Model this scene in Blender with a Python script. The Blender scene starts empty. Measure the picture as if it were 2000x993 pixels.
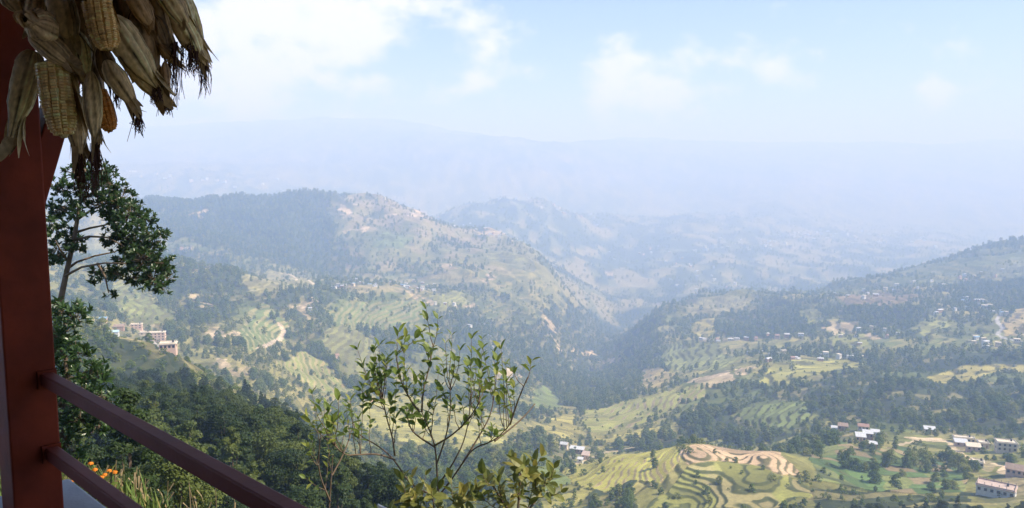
import bpy, math, random
import numpy as np
from mathutils import Vector, Matrix

# ------------------------------------------------------------------ camera, sky, sun, exposure
SC = bpy.context.scene
COL = SC.collection
F_PX, PITCH = 1540.0, math.radians(6.0)
cam_d = bpy.data.cameras.new('camera')
cam = bpy.data.objects.new('camera', cam_d)
COL.objects.link(cam)
cam_d.sensor_width = 36.0
cam_d.lens = 36.0 * F_PX / 2000.0
cam_d.clip_start = 0.05
cam_d.clip_end = 60000
cam.location = (0, 0, 0)
cam.rotation_euler = (math.radians(90) - PITCH, 0, 0)
SC.camera = cam

SUN_AZ, SUN_EL = math.radians(99), math.radians(46)      # azimuth clockwise from the view direction (+y)
W = bpy.data.worlds.new('World')
SC.world = W
W.use_nodes = True
nt = W.node_tree
nt.nodes.clear()
def nd(t, typ, **kw):
    n = t.nodes.new(typ)
    for k, v in kw.items():
        setattr(n, k, v)
    return n
def mth(t, op, a, b=None, c=None, clamp=False):
    n = t.nodes.new('ShaderNodeMath'); n.operation = op; n.use_clamp = clamp
    for i, v in enumerate((a, b, c)):
        if v is None: continue
        if hasattr(v, 'is_output'): t.links.new(v, n.inputs[i])
        else: n.inputs[i].default_value = v
    return n.outputs[0]
def vmth(t, op, a, b=None):
    n = t.nodes.new('ShaderNodeVectorMath'); n.operation = op
    for i, v in enumerate((a, b)):
        if v is None: continue
        if hasattr(v, 'is_output'): t.links.new(v, n.inputs[i])
        else: n.inputs[i].default_value = v
    return n
def smooth(t, v, a, b):
    n = t.nodes.new('ShaderNodeMapRange'); n.interpolation_type = 'SMOOTHSTEP'
    t.links.new(v, n.inputs[0]); n.inputs[1].default_value = a; n.inputs[2].default_value = b
    return n.outputs[0]
SKY_STRENGTH = 0.095
sky = nd(nt, 'ShaderNodeTexSky', sky_type='NISHITA', sun_disc=False)
sky.sun_elevation = SUN_EL
sky.sun_rotation = SUN_AZ
sky.altitude = 1500
sky.dust_density = 2.0
sky.ozone_density = 2.5
geo = nd(nt, 'ShaderNodeNewGeometry')
dirv = vmth(nt, 'SCALE', geo.outputs['Incoming']); dirv.inputs[3].default_value = -1.0
sep = nd(nt, 'ShaderNodeSeparateXYZ'); nt.links.new(dirv.outputs[0], sep.inputs[0])
# cumulus: billowy noise over direction, piled up in a bank that is thickest low over the hills
stretch = vmth(nt, 'MULTIPLY', dirv.outputs[0], (1.0, 1.0, 1.5))
nz = nd(nt, 'ShaderNodeTexNoise'); nz.inputs['Scale'].default_value = 5.5; nz.inputs['Detail'].default_value = 8
nz.inputs['Roughness'].default_value = 0.55
nt.links.new(stretch.outputs[0], nz.inputs['Vector'])
nz2 = nd(nt, 'ShaderNodeTexNoise'); nz2.inputs['Scale'].default_value = 26; nz2.inputs['Detail'].default_value = 6
nt.links.new(stretch.outputs[0], nz2.inputs['Vector'])
def pxdir(px, py):
    c, d = (px - 1000) / F_PX, (496.5 - py) / F_PX
    v = Vector((c, math.cos(PITCH) + d * math.sin(PITCH), -math.sin(PITCH) + d * math.cos(PITCH)))
    return v.normalized()
heap = None
for (px, py, r, amp) in [(950, 95, .085, .40), (430, 60, .22, .30), (650, 100, .20, .34), (860, 130, .12, .26), (1040, 140, .09, .28), (1190, 135, .075, .30),
                         (1490, 120, .085, .34), (1370, 140, .08, .28), (1280, 150, .08, .22), (1860, 190, .05, .2), (800, 180, .12, .14),
                         (-300, 60, .3, .3), (-1300, 50, .35, .28), (2900, 110, .3, .24), (4200, 60, .35, .28)]:
    d = pxdir(px, py)
    dist = vmth(nt, 'DISTANCE', dirv.outputs[0], tuple(d)).outputs['Value']
    bump = mth(nt, 'MULTIPLY', smooth(nt, dist, r * 1.6, 0.0), amp)
    heap = bump if heap is None else mth(nt, 'MAXIMUM', heap, bump)
base = mth(nt, 'ADD', mth(nt, 'ADD', nz.outputs['Fac'], mth(nt, 'MULTIPLY', nz2.outputs['Fac'], .42)), heap)
mask = smooth(nt, base, .87, 1.07)
mask = mth(nt, 'MULTIPLY', mask, smooth(nt, sep.outputs['Z'], -0.02, 0.06))
mask = mth(nt, 'MULTIPLY', mask, .80)
cloudcol = nd(nt, 'ShaderNodeRGB'); cloudcol.outputs[0].default_value = (8.4, 8.1, 8.0, 1)
mixc = nd(nt, 'ShaderNodeMix', data_type='RGBA')
nt.links.new(mask, mixc.inputs[0]); nt.links.new(sky.outputs[0], mixc.inputs[6]); nt.links.new(cloudcol.outputs[0], mixc.inputs[7])
bg = nd(nt, 'ShaderNodeBackground'); bg.inputs[1].default_value = SKY_STRENGTH
nt.links.new(mixc.outputs[2], bg.inputs[0])
wo = nd(nt, 'ShaderNodeOutputWorld'); nt.links.new(bg.outputs[0], wo.inputs[0])

sun_d = bpy.data.lights.new('sun', 'SUN'); sun_d.energy = 4.8; sun_d.angle = math.radians(0.5); sun_d.color = (1, .94, .83)
sun = bpy.data.objects.new('sun', sun_d); COL.objects.link(sun)
sdir = Vector((math.sin(SUN_AZ) * math.cos(SUN_EL), math.cos(SUN_AZ) * math.cos(SUN_EL), math.sin(SUN_EL)))
sun.rotation_euler = (-sdir).to_track_quat('-Z', 'Y').to_euler()
vs = SC.view_settings
vs.view_transform = 'Standard'; vs.look = 'None'; vs.gamma = 1.0; vs.use_curve_mapping = False
vs.exposure = 0.93
cy = SC.cycles
cy.use_denoising = True
cy.max_bounces = 8; cy.diffuse_bounces = 3; cy.glossy_bounces = 2; cy.transmission_bounces = 3
cy.volume_bounces = 4; cy.transparent_max_bounces = 8
cy.sample_clamp_indirect = 6.0

HAZE_DENSITY, HAZE_TOP = 0.00035, 780.0

# ------------------------------------------------------------------ helpers
random.seed(7)
RNG = np.random.default_rng(11)
def slope_of(py):
    d = (496.5 - np.asarray(py, float)) / F_PX
    return (-math.sin(PITCH) + d * math.cos(PITCH)) / (math.cos(PITCH) + d * math.sin(PITCH))
def tanaz(px, py):
    d = (496.5 - np.asarray(py, float)) / F_PX
    return ((np.asarray(px, float) - 1000) / F_PX) / (math.cos(PITCH) + d * math.sin(PITCH))
def at(px, py, D):
    return Vector((float(tanaz(px, py)) * D, D, float(slope_of(py)) * D))

def mesh_np(name, V, faces, mat, parent=None, smooth=False, col=None, sharp=None):
    """V (n,3); faces: list of int arrays (m,k)."""
    me = bpy.data.meshes.new(name)
    V = np.ascontiguousarray(V, np.float32)
    if not isinstance(faces, (list, tuple)) or (len(faces) and np.ndim(faces[0]) == 1): faces = [faces]
    faces = [np.asarray(f, np.int32) for f in faces if len(f)]
    loops = np.concatenate([f.ravel() for f in faces]) if faces else np.zeros(0, np.int32)
    sizes = np.concatenate([np.full(len(f), f.shape[1], np.int32) for f in faces]) if faces else np.zeros(0, np.int32)
    me.vertices.add(len(V)); me.vertices.foreach_set('co', V.ravel())
    me.loops.add(len(loops)); me.loops.foreach_set('vertex_index', loops)
    me.polygons.add(len(sizes))
    starts = (np.cumsum(sizes) - sizes).astype(np.int32)
    me.polygons.foreach_set('loop_start', starts)
    me.polygons.foreach_set('loop_total', sizes)
    me.polygons.foreach_set('use_smooth', np.full(len(sizes), smooth, bool))
    if col is not None:
        a = me.color_attributes.new('Col', 'FLOAT_COLOR', 'POINT')
        c4 = np.ones((len(V), 4), np.float32); c4[:, :3] = col
        a.data.foreach_set('color', c4.ravel())
    me.update(calc_edges=True)
    if mat: me.materials.append(mat)
    return link(name, me, parent)
def link(name, data, parent=None):
    o = bpy.data.objects.new(name, data); COL.objects.link(o)
    if parent is not None: o.parent = parent
    return o
def tag(o, label=None, cat=None, group=None, kind=None):
    if label: o['label'] = label
    if cat: o['category'] = cat
    if group: o['group'] = group
    if kind: o['kind'] = kind
    return o
def thing(name, loc, label, cat, group=None, rz=0.0):
    o = link(name, None); o.location = loc; o.rotation_euler = (0, 0, rz)
    return tag(o, label, cat, group)

class MB:                                     # collects shapes into one mesh
    def __init__(s): s.v = []; s.f = {}; s.n = 0
    def add(s, V, F):
        V = np.asarray(V, float); F = np.asarray(F, int)
        s.v.append(V); s.f.setdefault(F.shape[1], []).append(F + s.n); s.n += len(V); return s
    def box(s, c, size, R=None):
        h = np.array(size) / 2
        V = np.array([[x, y, z] for x in (-1, 1) for y in (-1, 1) for z in (-1, 1)]) * h
        if R is not None: V = V @ np.array(R).T
        V = V + np.array(c)
        return s.add(V, [[0, 1, 3, 2], [4, 6, 7, 5], [0, 4, 5, 1], [2, 3, 7, 6], [0, 2, 6, 4], [1, 5, 7, 3]])
    def tube(s, pts, radii, k=6, cap=True):
        P = np.array([list(p) for p in pts], float); r = np.broadcast_to(np.asarray(radii, float), (len(P),))
        T = np.gradient(P, axis=0); T /= np.linalg.norm(T, axis=1)[:, None] + 1e-12
        ref = np.array([0, 0, 1.]) if abs(T[0][2]) < .8 else np.array([1., 0, 0])
        rings = []
        for i in range(len(P)):
            a = np.cross(T[i], ref); a /= np.linalg.norm(a) + 1e-12
            b = np.cross(T[i], a); ref = np.cross(a, T[i])
            th = np.arange(k) * 2 * math.pi / k
            rings.append(P[i] + r[i] * (np.cos(th)[:, None] * a + np.sin(th)[:, None] * b))
        V = np.concatenate(rings)
        F = [[i * k + j, i * k + (j + 1) % k, (i + 1) * k + (j + 1) % k, (i + 1) * k + j] for i in range(len(P) - 1) for j in range(k)]
        n0 = s.n; s.add(V, F)
        if cap:
            s.f.setdefault(k, []).append(np.array([[n0 + j for j in range(k)][::-1], [n0 + (len(P) - 1) * k + j for j in range(k)]]))
        return s
    def build(s, name, mat, parent=None, smooth=False):
        return mesh_np(name, np.concatenate(s.v), [np.concatenate(x) for x in s.f.values()], mat, parent, smooth)

# ------------------------------------------------------------------ value noise
def hash2(ix, iy, seed):
    with np.errstate(over='ignore'):
        h = (ix.astype(np.int64) * 374761393 + iy.astype(np.int64) * 668265263 + seed * 1442695040888963) & 0x7fffffff
        h = ((h ^ (h >> 13)) * 1274126177) & 0x7fffffff
        h = (h ^ (h >> 16)) & 0xffffff
    return h / float(0xffffff) * 2 - 1
def vnoise(x, y, seed=0):
    ix = np.floor(x); iy = np.floor(y); fx = x - ix; fy = y - iy
    fx = fx * fx * fx * (fx * (fx * 6 - 15) + 10); fy = fy * fy * fy * (fy * (fy * 6 - 15) + 10)
    a = hash2(ix, iy, seed); b = hash2(ix + 1, iy, seed); c = hash2(ix, iy + 1, seed); d = hash2(ix + 1, iy + 1, seed)
    return (a * (1 - fx) + b * fx) * (1 - fy) + (c * (1 - fx) + d * fx) * fy
def fbm(x, y, wl, octs=4, seed=0, gain=.5):
    s = 0; amp = 1.0; tot = 0
    for k in range(octs):
        s = s + amp * vnoise(x / wl + 17.3 * k, y / wl - 9.1 * k, seed + k); tot += amp
        amp *= gain; wl *= .5
    return s / tot
def ridged(x, y, wl, octs=3, seed=0):
    s = 0; amp = 1.0; tot = 0
    for k in range(octs):
        s = s + amp * (1 - 2 * np.abs(vnoise(x / wl + 5.7 * k, y / wl + 3.3 * k, seed + k))); tot += amp
        amp *= .5; wl *= .5
    return s / tot

# ------------------------------------------------------------------ materials
def new_mat(name):
    m = bpy.data.materials.new(name); m.use_nodes = True
    t = m.node_tree
    return m, t, t.nodes['Principled BSDF']
def plain(name, col, rough=.7, var=.25, scale=8.0, spec=.3, bump=0.0, bscale=60.0, coord='Object', metal=0.0):
    m, t, b = new_mat(name)
    tc = nd(t, 'ShaderNodeTexCoord')
    n = nd(t, 'ShaderNodeTexNoise'); n.inputs['Scale'].default_value = scale; n.inputs['Detail'].default_value = 6
    t.links.new(tc.outputs[coord], n.inputs['Vector'])
    r = nd(t, 'ShaderNodeMapRange'); r.inputs[1].default_value = .25; r.inputs[2].default_value = .75
    r.inputs[3].default_value = 1 - var; r.inputs[4].default_value = 1 + var
    t.links.new(n.outputs['Fac'], r.inputs[0])
    mx = nd(t, 'ShaderNodeMix', data_type='RGBA', blend_type='MULTIPLY'); mx.inputs[0].default_value = 1
    mx.inputs[6].default_value = (*col, 1); t.links.new(r.outputs[0], mx.inputs[7])
    t.links.new(mx.outputs[2], b.inputs['Base Color'])
    b.inputs['Roughness'].default_value = rough
    b.inputs['Specular IOR Level'].default_value = spec
    b.inputs['Metallic'].default_value = metal
    if bump:
        n2 = nd(t, 'ShaderNodeTexNoise'); n2.inputs['Scale'].default_value = bscale; n2.inputs['Detail'].default_value = 5
        t.links.new(tc.outputs[coord], n2.inputs['Vector'])
        bp = nd(t, 'ShaderNodeBump'); bp.inputs['Strength'].default_value = bump; bp.inputs['Distance'].default_value = .01
        t.links.new(n2.outputs['Fac'], bp.inputs['Height']); t.links.new(bp.outputs[0], b.inputs['Normal'])
    return m
def attr_mat(name, nscale=.35, var=.3, rough=.95):
    m, t, b = new_mat(name)
    a = nd(t, 'ShaderNodeAttribute', attribute_name='Col')
    tc = nd(t, 'ShaderNodeTexCoord')
    n = nd(t, 'ShaderNodeTexNoise'); n.inputs['Scale'].default_value = nscale; n.inputs['Detail'].default_value = 9
    n.inputs['Roughness'].default_value = .65
    t.links.new(tc.outputs['Object'], n.inputs['Vector'])
    r = nd(t, 'ShaderNodeMapRange'); r.inputs[1].default_value = .3; r.inputs[2].default_value = .7
    r.inputs[3].default_value = 1 - var; r.inputs[4].default_value = 1 + var
    t.links.new(n.outputs['Fac'], r.inputs[0])
    mx = nd(t, 'ShaderNodeMix', data_type='RGBA', blend_type='MULTIPLY'); mx.inputs[0].default_value = 1
    t.links.new(a.outputs['Color'], mx.inputs[6]); t.links.new(r.outputs[0], mx.inputs[7])
    t.links.new(mx.outputs[2], b.inputs['Base Color'])
    b.inputs['Roughness'].default_value = rough; b.inputs['Specular IOR Level'].default_value = .15
    return m
def leaf_mat(name, cols, trans=.25, rough=.6, spec=.3, nscale=.6):
    """cols: three colours; a per-plant random value and a noise in the crown mix them."""
    m, t, b = new_mat(name)
    oi = nd(t, 'ShaderNodeObjectInfo'); tc = nd(t, 'ShaderNodeTexCoord')
    n = nd(t, 'ShaderNodeTexNoise'); n.inputs['Scale'].default_value = nscale; n.inputs['Detail'].default_value = 4
    t.links.new(tc.outputs['Object'], n.inputs['Vector'])
    f = mth(t, 'ADD', mth(t, 'MULTIPLY', oi.outputs['Random'], .75), mth(t, 'MULTIPLY', mth(t, 'SUBTRACT', n.outputs['Fac'], .35), .8), clamp=True)
    cr = nd(t, 'ShaderNodeValToRGB')
    cr.color_ramp.elements[0].color = (*cols[0], 1); cr.color_ramp.elements[1].color = (*cols[-1], 1)
    for i, c in enumerate(cols[1:-1]):
        e = cr.color_ramp.elements.new((i + 1) / (len(cols) - 1)); e.color = (*c, 1)
    t.links.new(f, cr.inputs[0])
    t.links.new(cr.outputs[0], b.inputs['Base Color'])
    b.inputs['Roughness'].default_value = rough; b.inputs['Specular IOR Level'].default_value = spec
    if trans:
        tr = nd(t, 'ShaderNodeBsdfTranslucent'); t.links.new(cr.outputs[0], tr.inputs[0])
        ms = nd(t, 'ShaderNodeMixShader'); ms.inputs[0].default_value = trans
        t.links.new(b.outputs[0], ms.inputs[1]); t.links.new(tr.outputs[0], ms.inputs[2])
        t.links.new(ms.outputs[0], t.nodes['Material Output'].inputs[0])
    return m
M = {}
M['terrain'] = attr_mat('hillside_ground', .22, .35)
M['field'] = attr_mat('terraced_crop', .5, .22)
M['tree_mid'] = leaf_mat('hill_tree_leaves', [(.070, .115, .026), (.125, .175, .036), (.26, .26, .06)], .3, .8, .1, .25)
M['tree_near'] = leaf_mat('slope_tree_leaves', [(.014, .029, .006), (.032, .058, .010), (.10, .125, .022)], .25, .6, .3, .35)
M['bark'] = plain('bark', (.12, .085, .06), .9, .35, 4, .1)

# ------------------------------------------------------------------ the lie of the land
# surveyed points: (picture x, picture y, metres ahead) or (picture x, None, metres ahead, height)
CP = []
def seen(px, *pts):
    for py, D in pts: CP.append((float(tanaz(px, py)), D, float(slope_of(py)) * D))
def hid(px, *pts):
    for D, z in pts: CP.append((float(tanaz(px, 500)), D, z))
for px in (-800, -350):
    hid(px, (4, -2.4), (8, -3.4), (20, -8), (40, -18), (60, -28), (100, -38), (150, -47), (250, -66), (350, -80), (450, -84), (600, -95), (900, -120), (1350, -120), (2200, -170), (2900, -60), (4000, -330), (6000, -430), (9000, -250), (14000, 600), (16000, 400))
hid(0, (4, -2.4), (8, -3.4), (20, -8.6), (40, -19), (60, -29), (100, -40), (150, -51), (250, -71), (350, -86), (450, -88), (700, -170)); seen(0, (560, 1000), (500, 1350)); hid(0, (1700, -250)); seen(0, (440, 2300), (380, 2750)); hid(0, (3300, -260), (4500, -460)); seen(0, (345, 6500), (322, 8000), (270, 13872)); hid(0, (16000, 325))
hid(150, (4, -2.5), (7, -3.1), (15, -6.5), (20, -9), (40, -20), (60, -31), (100, -42), (150, -54), (250, -75), (350, -90)); seen(150, (640, 450)); hid(150, (600, -150)); seen(150, (610, 850), (560, 1080), (500, 1350)); hid(150, (1650, -240)); seen(150, (450, 2300), (378, 2800)); hid(150, (3300, -260), (4500, -460)); seen(150, (345, 6500), (320, 8000), (270, 13872)); hid(150, (16000, 325))
hid(300, (4, -2.6), (8, -3.8), (20, -9.3), (40, -20), (60, -31), (100, -42), (150, -54), (250, -77), (350, -92)); seen(300, (668, 450)); hid(300, (560, -150), (700, -190)); seen(300, (620, 950), (560, 1200), (487, 1400)); hid(300, (1700, -235)); seen(300, (470, 2200), (420, 2600), (380, 2900)); hid(300, (3400, -270), (4500, -460)); seen(300, (345, 6500), (322, 8000), (262, 13872)); hid(300, (16000, 325))
hid(450, (4, -2.8), (8, -4.5), (20, -11), (40, -22), (60, -32), (100, -43), (150, -55), (250, -81), (380, -107), (550, -160), (700, -190)); seen(450, (660, 900), (600, 1150), (515, 1430)); hid(450, (1750, -250)); seen(450, (480, 2250), (430, 2650), (384, 2950)); hid(450, (3500, -270), (4500, -460)); seen(450, (345, 6500), (325, 8000), (255, 14008)); hid(450, (16000, 325))
hid(600, (4, -3.0), (8, -5.2), (20, -13), (40, -25), (80, -41), (150, -62), (300, -103), (450, -170), (650, -212)); seen(600, (740, 850), (640, 1120), (548, 1550)); hid(600, (1850, -270)); seen(600, (490, 2350), (430, 2700), (367, 3050)); hid(600, (3600, -280), (5000, -470)); seen(600, (340, 7500), (250, 14008)); hid(600, (16000, 325))
hid(750, (4, -3.2), (8, -6), (20, -15), (40, -28), (90, -47), (200, -105), (350, -163)); seen(750, (860, 620), (780, 830), (690, 1100), (620, 1400), (552, 1650)); hid(750, (1950, -290)); seen(750, (480, 2450), (430, 2750), (376, 3050)); hid(750, (3700, -290), (5000, -470)); seen(750, (340, 7500), (262, 14008)); hid(750, (16000, 260))
hid(900, (4, -3.4), (8, -6.6), (20, -16), (40, -29), (90, -55), (200, -115), (320, -158)); seen(900, (975, 400), (880, 600), (800, 800), (720, 1150), (650, 1450), (585, 1750), (530, 2300), (480, 2700), (440, 3000)); hid(900, (3500, -310)); seen(900, (398, 5400)); hid(900, (6300, -470)); seen(900, (340, 7500), (285, 14008)); hid(900, (16000, 234))
hid(1050, (4, -3.5), (8, -6.8), (20, -16), (40, -29), (90, -55), (200, -117), (320, -160)); seen(1050, (970, 410), (890, 600), (820, 850), (760, 1150), (700, 1500), (620, 1800), (550, 2250), (500, 2800)); hid(1050, (3500, -400)); seen(1050, (430, 4900), (378, 5600)); hid(1050, (6500, -470)); seen(1050, (350, 7500), (300, 13600), (282, 14400)); hid(1050, (16000, 234))
hid(1200, (4, -3.5), (8, -6.8), (20, -16), (40, -29), (90, -55), (200, -117), (300, -152)); seen(1200, (985, 391), (940, 428), (888, 495)); hid(1200, (560, -222), (660, -250)); seen(1200, (845, 800), (800, 950), (745, 1400), (700, 1950), (655, 2600), (600, 3200), (540, 3900), (480, 5000), (428, 6000)); hid(1200, (7000, -430)); seen(1200, (360, 8000), (282, 14280)); hid(1200, (16000, 234))
hid(1350, (4, -3.5), (8, -6.8), (20, -16), (40, -29), (90, -55), (200, -115), (300, -148)); seen(1350, (985, 384), (930, 410), (870, 446)); hid(1350, (560, -212), (660, -245)); seen(1350, (815, 800), (765, 980), (720, 1250), (670, 1500), (620, 1900), (582, 2150)); hid(1350, (2700, -470)); seen(1350, (540, 3700), (480, 4800), (420, 6200)); hid(1350, (7500, -430)); seen(1350, (360, 8500), (290, 14280)); hid(1350, (16000, 195))
hid(1500, (4, -3.5), (8, -6.8), (20, -16), (40, -29), (90, -55), (200, -113), (300, -144)); seen(1500, (985, 374), (940, 397), (885, 440)); hid(1500, (540, -205), (640, -232)); seen(1500, (820, 740), (745, 960), (715, 1060)); hid(1500, (1200, -285)); seen(1500, (660, 1500), (600, 1900), (578, 2050)); hid(1500, (2700, -470)); seen(1500, (530, 3900), (470, 5200), (410, 6800)); seen(1500, (360, 8500), (292, 14280)); hid(1500, (16000, 195))
hid(1650, (4, -3.5), (8, -6.8), (20, -16), (40, -29), (90, -54), (200, -110), (300, -140)); seen(1650, (985, 366), (920, 430), (855, 545), (825, 660), (760, 820), (715, 1020), (680, 1200), (630, 1500), (580, 1850), (550, 2100)); hid(1650, (2800, -440)); seen(1650, (520, 4000), (480, 5200), (430, 6800), (360, 8500), (290, 14280)); hid(1650, (16000, 195))
hid(1800, (4, -3.5), (8, -6.8), (20, -16), (40, -29), (90, -54), (200, -108), (280, -132)); seen(1800, (985, 350), (920, 440), (840, 600), (780, 740), (720, 950), (660, 1200), (600, 1550), (550, 1950), (522, 2250)); hid(1800, (3000, -430)); seen(1800, (500, 4500), (460, 6000), (425, 7200), (360, 8700), (290, 14280)); hid(1800, (16000, 195))
hid(1950, (4, -3.5), (8, -6.8), (20, -16), (40, -29), (90, -54), (200, -106), (280, -128)); seen(1950, (985, 345), (940, 400), (870, 530), (800, 680), (730, 880), (660, 1130), (600, 1450), (540, 1900), (490, 2350)); hid(1950, (3200, -400), (4500, -470)); seen(1950, (445, 7000), (360, 8700), (285, 14280)); hid(1950, (16000, 195))
for px in (2350, 2800):
    hid(px, (4, -3.5), (8, -6.8), (20, -16), (40, -29), (90, -54), (200, -105), (350, -142), (530, -175), (880, -215), (1450, -230), (1900, -190), (2350, -120), (3200, -330), (4500, -470), (7000, -500), (14000, 620), (16000, 260))
for (px, py, D) in ((1140, 725, 1750), (1165, 690, 2100), (1290, 690, 1480), (1290, 640, 1800), (1290, 605, 2050), (1000, 640, 1700), (1000, 580, 2050)): seen(px, (py, D))
CP = np.array(CP)
UA = 2.6
ca, cb = CP[:, 0] * UA, np.log(CP[:, 1])
def tps(r2): return .5 * r2 * np.log(r2 + 1e-12)
N = len(CP)
K = tps((ca[:, None] - ca) ** 2 + (cb[:, None] - cb) ** 2) + np.eye(N) * .0015
P = np.stack([np.ones(N), ca, cb], 1)
# heights scale with distance: fit height / distance, which keeps near and far equally smooth
rhs = np.concatenate([CP[:, 2] / CP[:, 1], np.zeros(3)])
sol = np.linalg.solve(np.block([[K, P], [P.T, np.zeros((3, 3))]]), rhs)
GU = np.linspace(-1.2, 1.2, 321); GB = np.linspace(math.log(3.2), math.log(16600), 441)
gu, gb = np.meshgrid(GU, GB)
def fit_eval(u, b):
    a = u.ravel() * UA; b = b.ravel(); out = sol[N] + sol[N + 1] * a + sol[N + 2] * b
    for i in range(N): out = out + sol[i] * tps((a - ca[i]) ** 2 + (b - cb[i]) ** 2)
    return out
GZ = fit_eval(gu, gb).reshape(gu.shape)
def bilin(G, u, b):
    fu = np.clip((u - GU[0]) / (GU[1] - GU[0]), 0, len(GU) - 1.001); fb = np.clip((b - GB[0]) / (GB[1] - GB[0]), 0, len(GB) - 1.001)
    i = fu.astype(int); j = fb.astype(int); fu = fu - i; fb = fb - j
    return (G[j, i] * (1 - fu) + G[j, i + 1] * fu) * (1 - fb) + (G[j + 1, i] * (1 - fu) + G[j + 1, i + 1] * fu) * fb
def sstep(x, a, b):
    t = np.clip((x - a) / (b - a), 0, 1); return t * t * (3 - 2 * t)
def ground(x, y):
    """height of the natural hillside"""
    x = np.asarray(x, float); y = np.asarray(y, float)
    D = np.maximum(y, 3.3)
    z = bilin(GZ, x / D, np.log(D)) * D
    far = sstep(D, 1250, 2300)
    z = z + far * (34 * ridged(x + .35 * y, y * .55, 400, 4, 3) - 8) + sstep(D, 350, 1100) * 9 * fbm(x, y, 260, 3, 21)
    z = z + (.8 * sstep(D, 120, 400) + 1.8 * sstep(D, 520, 700)) * fbm(x, y, 75, 3, 31) + sstep(D, 12, 60) * .8 * fbm(x, y, 18, 3, 41)
    z = z + sstep(D, 1200, 2000) * 11 * ridged(x + .5 * y, y * .7, 130, 3, 8)
    z = z + sstep(D, 4500, 8500) * (75 * ridged(x, y, 1700, 4, 51) - 10)
    return z
def hit(px, py, dmin=300., dmax=16000.):
    """where the sight line through a picture point meets the hillside"""
    u = float(tanaz(px, py)); s = float(slope_of(py))
    D = np.exp(np.linspace(math.log(dmin), math.log(dmax), 1600))
    above = ground(u * D, D) >= s * D
    k = int(np.argmax(above)) if above.any() else int(np.argmin(np.abs(ground(u * D, D) - s * D)))
    return np.array([u * D[k], D[k]])

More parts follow.
